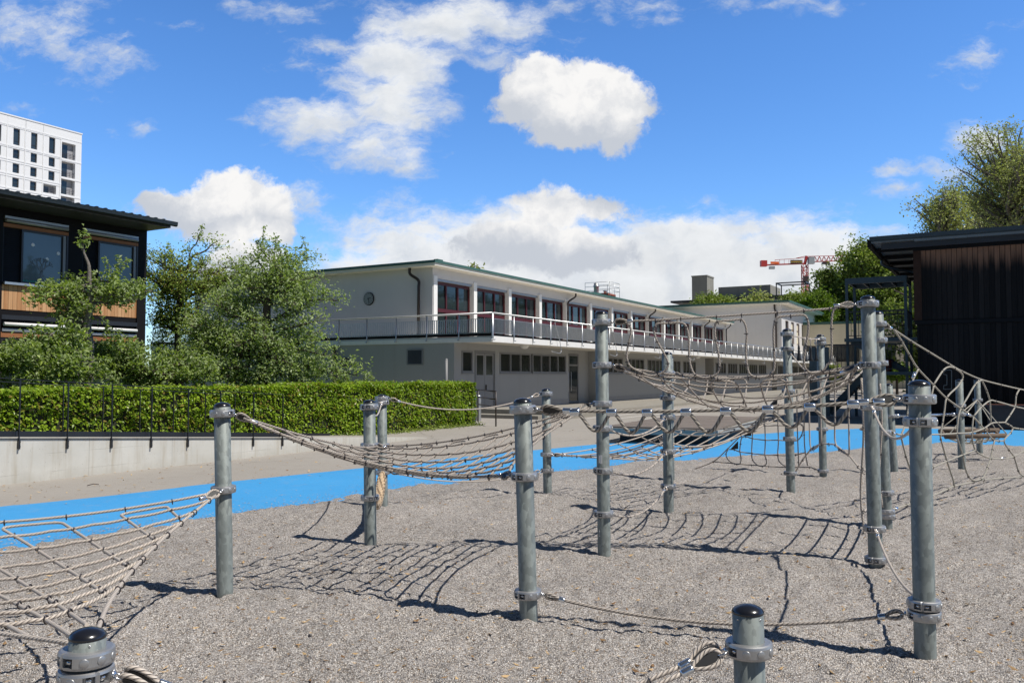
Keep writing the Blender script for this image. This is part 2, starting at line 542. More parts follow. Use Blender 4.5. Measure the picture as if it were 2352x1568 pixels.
MAT['deck'] = mat("weathered_deck", (.20, .165, .14), .85, .3, 2, (20, .4), streak=(.35, 3, (.14, .12, .10)))
MAT['log'] = mat("swing_log", (.13, .095, .07), .85, .4, 5, (20, .5))
MAT['deck_side'] = mat("weathered_beam", (.36, .33, .29), .85, .35, 3, (14, .5), streak=(.4, 4, (.12, .11, .10)))
MAT['black_steel'] = mat("black_steel", (.014, .015, .019), .4, .3, 5)
MAT['stair_steel'] = mat("stair_steel", (.055, .085, .105), .45, .3, 5, metal=.4)
MAT['dark_steel'] = mat("dark_steel", (.018, .020, .026), .5, .3, 4)
MAT['black_clad'] = mat("black_cladding", (.010, .0095, .011), .7, .3, 3, spec=.15)
MAT['roof_grey'] = mat("roof_sheet", (.060, .075, .085), .4, .2, 3, metal=.5)
MAT['zinc_roof'] = mat("zinc_underside", (.075, .078, .080), .5, .3, 4, metal=.4)
MAT['wood_orange'] = boards("orange_larch", (.40, .185, .080), (.64, .385, .205), .115, 0)
MAT['wood_trim'] = mat("wood_trim", (.30, .115, .042), .7, .35, 5, (20, .3))
MAT['wood_black'] = boards("black_weathered_boards", (.008, .007, .0075), (.028, .023, .022), .15, 1, wear=(5.05, 5.75, (.32, .165, .105)))
MAT['wood_black_low'] = boards("black_boards", (.008, .007, .0075), (.026, .022, .0215), .15, 1)
MAT['dark_trim'] = mat("dark_trim", (.045, .022, .015), .75, .5, 5, spec=.15)
MAT['bench_wood'] = mat("bench_wood", (.12, .05, .038), .7, .3, 4, (14, .3), spec=.2)
MAT['soffit_sheet'] = mat("soffit_sheet", (.17, .185, .195), .45, .2, 3, metal=.3)
MAT['tower_white'] = mat("tower_panels", (.76, .76, .77), .6, .03, .2)
MAT['tower_grey'] = mat("tower_soffit", (.32, .32, .34), .6)
MAT['concrete_dark'] = mat("weathered_concrete", (.27, .26, .225), .9, .25, .25, streak=(.6, .35, (.13, .125, .11)))
MAT['grey_facade'] = mat("grey_facade", (.20, .23, .26), .5, .2, .2)
MAT['brick'] = mat("red_brick", (.34, .085, .05), .85, .25, 6, (20, .4))
MAT['crane_red'] = mat("crane_red", (.50, .045, .04), .5, .15, 1)
MAT['crane_dark'] = mat("crane_dark", (.05, .03, .03), .5)
MAT['cabin'] = mat("cabin_grey", (.35, .38, .40), .4)
MAT['orange'] = mat("orange_banner", (.9, .16, .03), .6)
MAT['yellow'] = mat("yellow_letter", (.75, .5, .1), .6)
MAT['clock_face'] = mat("clock_face", (.23, .25, .235), .5, .12, 6)
MAT['chalk'] = mat("chalk", (.16, .16, .16), .9, .5, 30)
MAT['sticker'] = mat("sticker", (.78, .78, .76), .6, .08, 30)
MAT['red_pot'] = mat("red_pot", (.12, .018, .022), .5)
MAT['bark'] = mat("bark", (.085, .066, .054), .9, .45, 9, (24, .9, .03))
MAT['bark_grey'] = mat("bark_grey", (.17, .15, .135), .9, .45, 8, (24, .9, .03))
MAT['leaf_apple'] = leaf_mat("apple_leaf", (.15, .225, .028), (.48, .58, .12), back=(.26, .32, .19))
MAT['leaf_grey'] = leaf_mat("greygreen_leaf", (.22, .31, .065), (.56, .66, .22), back=(.30, .35, .25))
MAT['leaf_bronze'] = leaf_mat("bronze_leaf", (.20, .275, .05), (.51, .60, .17), tip=(.20, .10, .04))
MAT['leaf_hedge'] = leaf_mat("hedge_leaf", (.105, .195, .009), (.39, .53, .038), tip=(.30, .20, .05), rough=.4)
MAT['leaf_plane'] = leaf_mat("plane_leaf", (.25, .275, .09), (.55, .56, .27))
MAT['leaf_dark'] = leaf_mat("dark_leaf", (.08, .12, .022), (.26, .33, .085))
MAT['leaf_mid'] = leaf_mat("mid_leaf", (.13, .18, .035), (.38, .44, .12))
MAT['leaf_light'] = leaf_mat("light_leaf", (.10, .17, .015), (.25, .34, .05))
MAT['litter'] = leaf_mat("dry_litter", (.16, .08, .03), (.66, .46, .24), trans=.05, rough=.8)
MAT['hedge_core'] = mat("hedge_twigs", (.018, .022, .008), .9, .5, 9)


# ------------------------------------------------------------------ geometry helpers
def tag(o, label=None, cat=None, group=None, kind=None):
    if label: o['label'] = label
    if cat: o['category'] = cat
    if group: o['group'] = group
    if kind: o['kind'] = kind
    return o


def thing(name, label, cat, loc=(0, 0, 0), rz=0.0, group=None):
    o = bpy.data.objects.new(name, None)
    o.empty_display_size = .2
    col.objects.link(o)
    o.location = loc
    o.rotation_euler = (0, 0, rz)
    return tag(o, label, cat, group)


class MB:
    """collects verts and faces, then links them as one mesh object"""
    def __init__(s):
        s.v = []; s.f = []; s.sm = []; s.uv = []

    def add(s, vs, fs, smooth=False, uvs=None):
        o = len(s.v)
        s.v.extend([tuple(p) for p in vs])
        for i, f in enumerate(fs):
            s.f.append(tuple(o + k for k in f)); s.sm.append(smooth)
            s.uv.append(uvs[i] if uvs else None)
        return s

    def box(s, x0, x1, y0, y1, z0, z1):
        vs = [(x0, y0, z0), (x1, y0, z0), (x1, y1, z0), (x0, y1, z0), (x0, y0, z1), (x1, y0, z1), (x1, y1, z1), (x0, y1, z1)]
        return s.add(vs, [(3, 2, 1, 0), (4, 5, 6, 7), (0, 1, 5, 4), (1, 2, 6, 5), (2, 3, 7, 6), (3, 0, 4, 7)])

    def bar(s, a, b, w, h=None, up=(0, 0, 1)):
        """rectangular bar from a to b"""
        a, b = Vector(a), Vector(b); h = h or w
        d = (b - a).normalized()
        u = Vector(up)
        if abs(d.dot(u)) > .98: u = Vector((1, 0, 0))
        r = d.cross(u).normalized() * (w / 2); t = r.cross(d).normalized() * (h / 2)
        vs = [p + i * r + j * t for p in (a, b) for i, j in ((-1, -1), (1, -1), (1, 1), (-1, 1))]
        return s.add(vs, [(3, 2, 1, 0), (4, 5, 6, 7), (0, 1, 5, 4), (1, 2, 6, 5), (2, 3, 7, 6), (3, 0, 4, 7)])

    def tube(s, pts, r, n=8, closed=False, cap=True, twist=0.0):
        pts = [Vector(p) for p in pts]
        m = len(pts)
        rs = r if isinstance(r, (list, tuple)) else [r] * m
        tang = []
        for i in range(m):
            if closed: d = pts[(i + 1) % m] - pts[i - 1]
            else: d = pts[min(i + 1, m - 1)] - pts[max(i - 1, 0)]
            tang.append(d.normalized() if d.length > 1e-9 else Vector((0, 0, 1)))
        ref = Vector((0, 0, 1)) if abs(tang[0].z) < .9 else Vector((1, 0, 0))
        nrm = (ref - tang[0] * ref.dot(tang[0])).normalized()
        vs = []; ls = []; L = 0
        for i in range(m):
            if i:
                L += (pts[i] - pts[i - 1]).length
                nrm = nrm - tang[i] * nrm.dot(tang[i])
                nrm = nrm.normalized() if nrm.length > 1e-6 else tang[i].orthogonal().normalized()
            bi = tang[i].cross(nrm)
            ls.append(L)
            for k in range(n):
                a = 2 * math.pi * k / n
                vs.append(pts[i] + (nrm * math.cos(a) + bi * math.sin(a)) * rs[i])
        fs = []; uvs = []
        for i in range(m if closed else m - 1):
            j = (i + 1) % m
            lj = ls[j] if j else L + (pts[0] - pts[-1]).length
            for k in range(n):
                k2 = (k + 1) % n
                fs.append((i * n + k, i * n + k2, j * n + k2, j * n + k))
                uvs.append(((ls[i], k / n), (ls[i], (k + 1) / n), (lj, (k + 1) / n), (lj, k / n)))
        s.add(vs, fs, True, uvs)
        if cap and not closed:
            o = len(s.v) - m * n
            s.f.append(tuple(o + k for k in range(n))[::-1]); s.sm.append(False); s.uv.append(None)
            s.f.append(tuple(o + (m - 1) * n + k for k in range(n))); s.sm.append(False); s.uv.append(None)
        return s

    def lathe(s, prof, n=24, center=(0, 0, 0), smooth=True, axis=None):
        """profile [(radius, height)] turned round the z axis (or round a given axis)"""
        M = Matrix.Identity(3)
        if axis is not None: M = Vector((0, 0, 1)).rotation_difference(Vector(axis)).to_matrix()
        c = Vector(center)
        vs = []
        for (r, z) in prof:
            for k in range(n):
                a = 2 * math.pi * k / n
                vs.append(c + M @ Vector((r * math.cos(a), r * math.sin(a), z)))
        fs = []
        for i in range(len(prof) - 1):
            for k in range(n):
                k2 = (k + 1) % n
                fs.append((i * n + k, i * n + k2, (i + 1) * n + k2, (i + 1) * n + k))
        s.add(vs, fs, smooth)
        return s

    def poly(s, pts):
        return s.add(pts, [tuple(range(len(pts)))])

    def prism(s, pts2, z0, z1):
        n = len(pts2)
        vs = [(p[0], p[1], z0) for p in pts2] + [(p[0], p[1], z1) for p in pts2]
        fs = [tuple(range(n))[::-1], tuple(range(n, 2 * n))] + [(i, (i + 1) % n, n + (i + 1) % n, n + i) for i in range(n)]
        return s.add(vs, fs)

    def build(s, name, material, parent=None):
        me = bpy.data.meshes.new(name)
        me.from_pydata(s.v, [], s.f)
        me.polygons.foreach_set('use_smooth', s.sm)
        if any(u is not None for u in s.uv):
            lay = me.uv_layers.new(name='uv')
            flat = []
            for f, u in zip(s.f, s.uv):
                for k in range(len(f)):
                    flat.extend(u[k] if u is not None else (0, 0))
            lay.data.foreach_set('uv', flat)
        me.materials.append(MAT[material] if isinstance(material, str) else material)
        me.update()
        o = bpy.data.objects.new(name, me)
        col.objects.link(o)
        if parent is not None: o.parent = parent
        return o


def box_obj(name, material, parent, *b):
    return MB().box(*b).build(name, material, parent)


def np_mesh(name, verts, faces, material, parent=None, smooth=False):
    """numpy mesh: all faces the same number of corners"""
    verts = np.asarray(verts, dtype=np.float32); faces = np.asarray(faces, dtype=np.int32)
    me = bpy.data.meshes.new(name)
    me.vertices.add(len(verts)); me.vertices.foreach_set('co', verts.ravel())
    k = faces.shape[1]
    me.loops.add(faces.size); me.loops.foreach_set('vertex_index', faces.ravel())
    me.polygons.add(len(faces))
    me.polygons.foreach_set('loop_start', np.arange(0, faces.size, k, dtype=np.int32))
    me.polygons.foreach_set('loop_total', np.full(len(faces), k, dtype=np.int32))
    me.polygons.foreach_set('use_smooth', np.full(len(faces), smooth))
    me.materials.append(MAT[material])
    me.update(calc_edges=True)
    me.validate()
    o = bpy.data.objects.new(name, me)
    col.objects.link(o)
    if parent is not None: o.parent = parent
    return o


def copy_tree(o, parent=None):
    c_ = o.copy(); col.objects.link(c_)
    if parent is not None: c_.parent = parent
    for ch in o.children: copy_tree(ch, c_)
    return c_


def smooth_poly(pts, it=2):
    pts = [Vector(p) for p in pts]
    for _ in range(it):
        q = [pts[0]]
        for a, b in zip(pts[:-1], pts[1:]):
            q += [a * .75 + b * .25, a * .25 + b * .75]
        q.append(pts[-1])
        pts = q
    return pts


def spline(pts, per=8):
    """Catmull-Rom through the points"""
    P = [Vector(p) for p in pts]
    P = [P[0] * 2 - P[1]] + P + [P[-1] * 2 - P[-2]]
    out = []
    for i in range(1, len(P) - 2):
        p0, p1, p2, p3 = P[i - 1:i + 3]
        for k in range(per):
            t = k / per
            out.append(.5 * ((2 * p1) + (p2 - p0) * t + (2 * p0 - 5 * p1 + 4 * p2 - p3) * t * t + (3 * p1 - p0 - 3 * p2 + p3) * t ** 3))
    out.append(P[-2])
    return out


def sagged(a, b, sag, n=24, bow=None):
    a, b = Vector(a), Vector(b)
    out = []
    for i in range(n + 1):
        t = i / n
        q = a.lerp(b, t)
        k = 4 * t * (1 - t)
        q = q - Vector((0, 0, sag * k))
        if bow is not None: q = q + Vector(bow) * k
        out.append(q)
    return out


def vnoise(x, y, seed=0):
    xi = np.floor(x).astype(np.int64); yi = np.floor(y).astype(np.int64)
    fx = x - xi; fy = y - yi
    fx = fx * fx * (3 - 2 * fx); fy = fy * fy * (3 - 2 * fy)
    def h(a, b):
        n = (a * 374761393 + b * 668265263 + seed * 1442695041) & 0xffffffff
        n = ((n ^ (n >> 13)) * 1274126177) & 0xffffffff
        return ((n ^ (n >> 16)) & 0xffff) / 65535.0
    return (h(xi, yi) * (1 - fx) + h(xi + 1, yi) * fx) * (1 - fy) + (h(xi, yi + 1) * (1 - fx) + h(xi + 1, yi + 1) * fx) * fy


# frame shared by all the buildings: local x runs along the school facade, away from the camera; local y into it
DX = Vector((.503, .864, 0)).normalized()
EY = Vector((-DX.y, DX.x, 0))
RZ = math.atan2(DX.y, DX.x)
C0 = Vector((-2.34, 33.4, 0))


def S(o, x, y, z=0.0):
    return Vector(o) + DX * x + EY * y + Vector((0, 0, z))


# ================================================================== GROUND
ground = MB().poly([(-900, -60, 0), (900, -60, 0), (900, 2500, 0), (-900, 2500, 0)]).build('ground', 'asphalt')
tag(ground, kind='structure')

FAR = [(-400, 1215), (0, 1163), (67, 1157), (250, 1138), (408, 1119.5), (476, 1111), (834, 1074), (1100, 1045), (1264, 1030), (1397, 1017.5), (1547, 1007), (1640, 1001), (1752, 995.5), (1850, 989), (1974, 984), (2060, 983.5), (2200, 985), (2352, 988), (2700, 997)]
NEAR = [(-400, 1310), (0, 1252), (80, 1247), (200, 1229), (300, 1211), (490, 1188), (680, 1160), (790, 1143), (900, 1120), (1000, 1111), (1100, 1099), (1190, 1089), (1270, 1084), (1364, 1076), (1431, 1063), (1568, 1056), (1713, 1048), (1805, 1043), (1896, 1038), (1986, 1030), (2100, 1022), (2178, 1016), (2352, 1027), (2700, 1042)]
farp = spline([gp(u, v, .005) for u, v in FAR], 6)
nearp = [gp(u, v, .005) for u, v in NEAR]
inner = [p - Vector((p.x, p.y, 0)).normalized() * 1.6 for p in nearp]
vs = []
strip = MB()
fa = np.array([(p.x / p.y, p.y) for p in farp]); ia = np.array([(p.x / p.y, p.y) for p in inner])
aa = np.linspace(max(fa[0, 0], ia[0, 0]), min(fa[-1, 0], ia[-1, 0]), 140)
fy_ = np.interp(aa, fa[:, 0], fa[:, 1]); iy_ = np.interp(aa, ia[:, 0], ia[:, 1])
NB = 12
for a, y0, y1 in zip(aa, iy_, fy_):
    for k in range(NB + 1):
        t = k / NB
        y = y0 + (y1 - y0) * t
        z = .005 + (.018 * max(0.0, 1 - ((t - .86) / .14) ** 2) if t > .72 else 0.0)      # low rounded kerb of the rubber edge
        strip.v.append((a * y, y, z))
for i in range(139):
    for k in range(NB):
        q = i * (NB + 1) + k
        strip.f.append((q, q + NB + 1, q + NB + 2, q + 1)); strip.sm.append(True); strip.uv.append(None)
tag(strip.build('rubber_path', 'rubber'), kind='structure')

# gravel: one sheet of real bumps, dropping under the rubber along an uneven border
na = np.array([(p.x / p.y, p.y) for p in nearp])
Ys = [1.6]
while Ys[-1] < 21.5: Ys.append(Ys[-1] * 1.0042 + .002)
Ys = np.array(Ys)
As = np.linspace(-.98, .98, 470)
GA, GY = np.meshgrid(As, Ys)
GX = GA * GY
edge = np.interp(GA, na[:, 0], na[:, 1])
sd = edge - GY
und = (vnoise(GX * 1.3, GY * 1.3, 1) - .5) * .055 + (vnoise(GX * 3.7, GY * 3.7, 2) - .5) * .042
grain = (vnoise(GX * 12, GY * 12, 3) - .5) * .030 + (vnoise(GX * 36, GY * 36, 4) - .5) * .017 + (rng.random(GX.shape) - .5) * .011
scal = (vnoise(GX * 2.1 + 9, GY * 2.1, 7) - .5) * .05 + (vnoise(GX * 6, GY * 6, 8) - .5) * .03
GZ = np.clip(sd * .16, -.12, .018) + und * np.clip(sd + .1, 0, 1) + grain + np.where(sd < .5, scal, 0) * np.clip(.5 - sd, 0, .5) / .5 * .9 + .012 * np.clip(sd / 1.0, 0, 1)
GZ = np.where(sd > .45, np.maximum(GZ + .012, .009), GZ)
nx, ny = len(As), len(Ys)
idx = np.arange(nx * ny).reshape(ny, nx)
q = np.stack([idx[:-1, :-1], idx[:-1, 1:], idx[1:, 1:], idx[1:, :-1]], -1)
keep = (sd[:-1, :-1] > -.75)
gv = np.stack([GX, GY, GZ], -1).reshape(-1, 3)
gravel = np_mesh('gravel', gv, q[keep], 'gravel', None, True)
tag(gravel, kind='structure')


def gravel_z(x, y):
    return float((vnoise(np.array([x * 1.3]), np.array([y * 1.3]), 1)[0] - .5) * .055 + (vnoise(np.array([x * 3.7]), np.array([y * 3.7]), 2)[0] - .5) * .042) + .042


def flakes(n, gen, name, smin, smax):
    vs = np.zeros((n, 4, 3)); 
    for i in range(n):
        x, y, z = gen()
        l = random.uniform(smin, smax); w = l * random.uniform(.22, .45)
        a = random.uniform(0, 6.28); d = Vector((math.cos(a), math.sin(a), random.uniform(-.25, .25))); e = Vector((-d.y, d.x, random.uniform(-.5, .5)))
        c_ = Vector((x, y, z + .006))
        for k, p in enumerate((c_ - d * l / 2, c_ + e * w / 2, c_ + d * l / 2 + Vector((0, 0, l * .15)), c_ - e * w / 2)): vs[i, k] = p
    f = np.arange(n * 4).reshape(n, 4)
    f = np.concatenate([f[:, [0, 1, 2]], f[:, [0, 2, 3]]])
    return np_mesh(name, vs.reshape(-1, 3), f, 'litter')


def gen_gravel():
    while True:
        y = 2.4 + 13 * random.random() ** 1.6
        a = random.uniform(-.7, .7)
        if y < np.interp(a, na[:, 0], na[:, 1]) - .1: return (a * y, y, gravel_z(a * y, y))


def gen_edge():
    a = random.uniform(-.66, .66)
    y = np.interp(a, na[:, 0], na[:, 1]) + random.expovariate(1 / .28) - .05
    return (a * y, y, .012)


def gen_asphalt():
    while True:
        u = random.uniform(-20, 2350); v = random.uniform(960, 1160)
        lim = np.interp(u, [p[0] for p in FAR], [p[1] for p in FAR])
        if v < lim + random.choice((0, 0, 0, 25)): 
            p = gp(u, v, .02 if v > lim - 8 else .003); return p


tag(flakes(4200, gen_gravel, 'leaf_litter', .018, .055), 'dry leaf flakes scattered over gravel', 'leaf litter', kind='stuff')
tag(flakes(3800, gen_edge, 'gravel_spill', .010, .030), 'loose gravel bits kicked onto the blue rubber strip', 'gravel bits', kind='stuff')
tag(flakes(800, gen_asphalt, 'leaf_litter', .02, .07), 'dry leaf flakes scattered over asphalt and blue rubber', 'leaf litter', kind='stuff')
for (u, v, l, a) in ((920, 2193 * .6805, .30, .25), (288, 1638 * .6805, .16, .5)):
    p = gp(u if u != 288 else 200, v, .02)
    tw = MB().tube([p, p + Vector((l * .5 * math.cos(a), l * .5 * math.sin(a), .02)), p + Vector((l * math.cos(a), l * math.sin(a) * .7, .01))], .006, 6).build('fallen_twig', 'bark')
    tag(tw, 'short dark twig lying on the gravel' if l > .2 else 'short dark twig lying on the asphalt below the concrete wall', 'twig')

# lawn behind the hedge, forecourt slab of the school, painted running lines
lawn = MB().poly([S((-1.15, 26.9, .006), x, y) for x, y in ((-40, .3), (-.4, .3), (4.0, 9), (4.0, 40), (-40, 40))]).build('lawn', 'lawn')
tag(lawn, kind='structure')
fore = MB()
o_ = C0
fore.add([S(o_, x, y, z) for x, y, z in ((-1.2, -4.5, 0), (95, -4.5, 0), (95, .3, 0), (-1.2, .3, 0), (-1.2, -4.5, .13), (95, -4.5, .13), (95, .3, .13), (-1.2, .3, .13))],
         [(4, 5, 6, 7), (0, 1, 5, 4), (1, 2, 6, 5), (3, 0, 4, 7)])
tag(fore.build('forecourt_pavement', 'step'), kind='structure')
for r_, nm in ((5.75, 0), (6.75, 0), (7.75, 0)):
    ln = MB().poly([S(o_, x, y, .005) for x, y in ((-1.5 + r_ * .3, -r_ - .04), (70, -r_ - .04), (70, -r_ + .04), (-1.5 + r_ * .3, -r_ + .04))]).build('road_marking', 'paint_line')
    tag(ln, kind='structure')
for (ua, va, ub, vb) in ((1752, 967, 1796, 971), (1796, 971, 1838, 963), (2010, 958, 2064, 956)):
    a_, b_ = gp(ua, va, .005), gp(ub, vb, .005)
    n_ = Vector((0, .05, 0))
    tag(MB().poly([a_ - n_, b_ - n_, b_ + n_, a_ + n_]).build('road_marking', 'paint_yellow'), kind='structure')


# ================================================================== SCHOOL (local x along the facade, y into the building)
school = thing('school_building', 'long white two storey school with flat copper edged roof and red framed windows', 'building', C0, RZ)
ZS0, ZS1 = 2.95, 3.15          # terrace slab
UX, UY = 1.2, 1.94             # upper floor set back
BAY, NBAY = 3.2, 14
UXE = UX + BAY * NBAY + .35

# lower walls: end wall with openings, facade pieces between openings
w = MB()
w.box(0, .3, .3, 19, 0, ZS0)                                     # end wall
lo_open = [(.54, 1.41, 1.72, 2.62), (1.53, 3.2, .13, 2.65)]
strips = [(3.56, 6.43), (6.55, 10.15)]
segs = []
w.box(0, .54, 0, .3, 0, ZS0)
w.box(.54, 1.41, 0, .3, 0, 1.72); w.box(.54, 1.41, 0, .3, 2.62, ZS0)
w.box(1.41, 1.53, 0, .3, 0, ZS0)
w.box(1.53, 3.2, 0, .3, 2.65, ZS0); w.box(3.2, 3.56, 0, .3, 0, ZS0)
w.box(3.56, 10.15, 0, .3, 0, 1.72); w.box(3.56, 10.15, 0, .3, 2.62, ZS0)
w.box(10.15, 10.4, 0, .3, 0, ZS0)
# entrance recess 10.4 .. 14.2
w.box(10.4, 14.2, .62, .82, 2.75, ZS0); w.box(10.1, 10.4, .3, .82, 0, ZS0); w.box(12.9, 14.2, .62, .82, 0, 2.75); w.box(14.2, 14.5, .3, .82, 0, ZS0)
x = 14.2
runs = []
while x < 84:
    x1 = min(x + 19.5, 85)
    w.box(x, x1, 0, .3, 0, 1.72); w.box(x, x1, 0, .3, 2.62, ZS0)
    k = x + .5
    while k + 3.2 < x1:
        runs.append((k, k + 2.9)); w.box(k + 2.9, k + 3.45, 0, .3, 1.72, 2.62); k += 3.45
    w.box(x, x + .5, 0, .3, 1.72, 2.62)
    w.box(k, x1, 0, .3, 1.72, 2.62)
    w.box(x1, x1 + 2.2, 2.0, 2.2, 0, ZS0); w.box(x1 + 2.2, x1 + 2.5, .3, 2.2, 0, ZS0)
    x = x1 + 2.2
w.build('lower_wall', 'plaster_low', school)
MB().box(3.2, 10.4, -.012, 0, .0, .42).box(14.2, 33.7, -.012, 0, 0, .42).box(35.9, 55.4, -.012, 0, 0, .42).box(0, .54, -.012, 0, 0, .42).build('plinth', 'plinth', school)
# dark interior behind the lower windows
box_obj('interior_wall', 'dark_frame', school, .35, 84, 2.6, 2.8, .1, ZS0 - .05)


def strip_window(x0, x1, n, z0=1.72, z1=2.62, frame='grey_frame', y=.0):
    f = MB()
    t = .07
    f.box(x0, x1, y - .02, y + .12, z0, z0 + t); f.box(x0, x1, y - .02, y + .12, z1 - t, z1)
    for i in range(n + 1):
        xx = x0 + (x1 - x0 - t) * i / n
        f.box(xx, xx + t, y - .017, y + .12, z0 + t, z1 - t)
    o = f.build('window', frame, school)
    MB().box(x0 + t, x1 - t, y + .05, y + .07, z0 + t, z1 - t).build('pane', 'glass_dim', o)
    MB().box(x0 - .04, x1 + .04, y - .05, y - .022, z0 - .05, z0).build('sill', 'grey_frame', o)
    return o


strip_window(.56, 1.39, 1)
strip_window(3.58, 6.41, 3)
strip_window(6.57, 10.13, 4)
for a, b in runs: strip_window(a, b, 4)
# grey double door with glazed upper halves
d = MB()
d.box(1.55, 1.62, -.02, .1, .14, 2.64); d.box(3.11, 3.18, -.02, .1, .14, 2.64); d.box(1.62, 3.11, -.02, .1, 2.55, 2.64)
dr = d.build('door_frame', 'grey_frame', school)
for x0, x1 in ((1.63, 2.355), (2.375, 3.10)):
    lf = MB().box(x0, x1, .02, .07, .15, 1.62).box(x0, x0 + .1, .02, .07, 1.62, 2.54).box(x1 - .1, x1, .02, .07, 1.62, 2.54).box(x0 + .1, x1 - .1, .02, .07, 2.45, 2.54).build('door', 'door_grey', school)
    MB().box(x0 + .1, x1 - .1, .035, .05, 1.62, 2.45).build('pane', 'glass_dim', lf)
    if x0 > 2: MB().box(x0 + .05, x0 + .08, -.03, .02, .98, 1.2).build('door_handle', 'dark_frame', lf)
# glazed entrance doors in the recess
for x0, x1 in ((10.45, 11.65), (11.68, 12.88)):
    fr = MB()
    for a, b in ((x0, x0 + .09), (x1 - .09, x1)): fr.box(a, b, 0.62, 0.69, .13, 2.72)
    for a, b in ((.13, .25), (2.1, 2.2), (2.64, 2.72)): fr.box(x0 + .09, x1 - .09, 0.62, 0.69, a, b)
    fo = fr.build('door', 'grey_frame', school)
    MB().box(x0 + .09, x1 - .09, 0.645, 0.66, .25, 2.64).build('pane', 'glass', fo)
    hx = x1 - .14 if x0 < 11 else x0 + .14
    MB().tube([(hx, .56, .75), (hx, .54, .8), (hx, .54, 1.75), (hx, .56, 1.8)], .022, 8).build('door_handle', 'rail', fo)
# louvre in the end wall, tiny window, pipes
lv = MB()
lv.box(-.03, .0, 1.54, 1.60, 2.03, 2.70); lv.box(-.03, .0, 2.32, 2.38, 2.03, 2.70); lv.box(-.03, .0, 1.60, 2.32, 2.03, 2.08); lv.box(-.03, .0, 1.60, 2.32, 2.65, 2.70)
lo = lv.build('louvre', 'grey_frame', school)
ls_ = MB()
for k in range(11):
    z = 2.095 + k * .051
    ls_.add([(-.03, 1.60, z), (-.03, 2.32, z), (-.004, 2.32, z + .05), (-.004, 1.60, z + .05)], [(0, 1, 2, 3), (3, 2, 1, 0)])
ls_.build('louvre_blade', 'grey_frame', lo)
box_obj('louvre_back', 'dark_frame', lo, -.003, .0, 1.60, 2.32, 2.08, 2.65)
sw = MB().box(-.03, .0, 5.55, 5.60, 1.98, 2.38).box(-.03, 0, 5.95, 6.0, 1.98, 2.38).box(-.03, 0, 5.60, 5.95, 2.33, 2.38).build('window', 'dark_frame', school)
box_obj('pane', 'glass_dim', sw, -.012, -.002, 5.60, 5.95, 1.98, 2.33)
MB().tube([(-.08, 6.35, 0), (-.08, 6.35, ZS0)], .07, 10).build('downpipe', 'brown_pipe', school)

# terrace slab with white fascia, dark upstand along the end, and its light soffit
MB().box(-.02, 85, -1.8, 19, ZS0, ZS1).build('terrace_slab', 'soffit', school)
MB().box(-.05, 85, -1.825, -1.803, ZS0 - .03, ZS1 + .01).box(-.06, -.022, -1.803, 19, ZS0 - .03, ZS1 - .06).build('fascia', 'white_paint', school)
MB().box(-.045, .05, -1.78, 19, ZS1 + .012, ZS1 + .16).box(.05, 85, -1.81, -1.74, ZS1 + .012, ZS1 + .085).build('roof_edging', 'black_clad', school)
for x_ in (4.2, 16.0, 29, 42):
    MB().lathe([(.0, -.18), (.12, -.16), (.19, -.08), (.22, 0)], 16, (x_, -.9, ZS0)).build('ceiling_lamp', 'white_paint', school)

# upper floor
up = MB()
up.box(UX, UX + .3, UY, 17.2, ZS1, 6.25)
up.box(UX + .3, UXE + .2, 14, 14.3, ZS1, 6.25)
up.box(UXE, UXE + .3, UY, 14, ZS1, 6.25)
up.build('upper_wall', 'plaster', school)
MB().box(UX + .3, UXE, UY + .02, UY + .32, 5.82, 6.25).build('lintel_beam', 'plaster', school)
box_obj('back_wall', 'plaster_cream', school, UX + .4, UXE - .1, 9.0, 9.2, ZS1, 5.8)
box_obj('floor_slab', 'plinth', school, UX + .4, UXE - .1, UY + .4, 9.0, ZS1 + .003, ZS1 + .03)
box_obj('ceiling', 'plaster', school, UX + .4, UXE - .1, UY + .4, 9.0, 5.80, 5.83)
for i in range(NBAY + 1):
    x_ = UX + BAY * i + (.02 if i == 0 else 0)
    MB().box(x_ + .02, x_ + .29, UY - .035, UY + .4, ZS1 + .01, 5.90).build('column', 'white_paint', school)
for i in range(NBAY):
    a = UX + BAY * i + .33 + (.02 if i == 0 else 0); b = UX + BAY * (i + 1)
    f = MB(); y0, y1 = UY + .20, UY + .32
    t = .085
    z0, zt, z1 = ZS1 + .03, 4.38, 5.70
    f.box(a, b, y0, y1, z0, z0 + .2); f.box(a, b, y0, y1, zt, zt + .16); f.box(a, b, y0, y1, z1 - .12, z1)
    for k in range(4):
        xx = a + (b - a - t) * k / 3
        f.box(xx, xx + t, y0 - .012, y1, z0 + .2, zt); f.box(xx, xx + t, y0 - .012, y1, zt + .16, z1 - .12)
    wo_ = f.build('window', 'red_frame', school)
    for k in range(3):
        xa = a + (b - a - t) * k / 3 + t; xb = a + (b - a - t) * (k + 1) / 3
        MB().box(xa, xb, y0 + .05, y0 + .065, z0 + .2, zt).box(xa, xb, y0 + .05, y0 + .065, zt + .16, z1 - .12).build('pane', 'glass', wo_)
    MB().box(a, b, UY + .06, UY + .18, 5.705, 5.815).build('blind_box', 'blind', school)
    MB().tube([(a + .04, UY + .03, ZS1), (a + .04, UY + .03, 5.8)], .012, 6).build('guide_rail', 'rail', school)
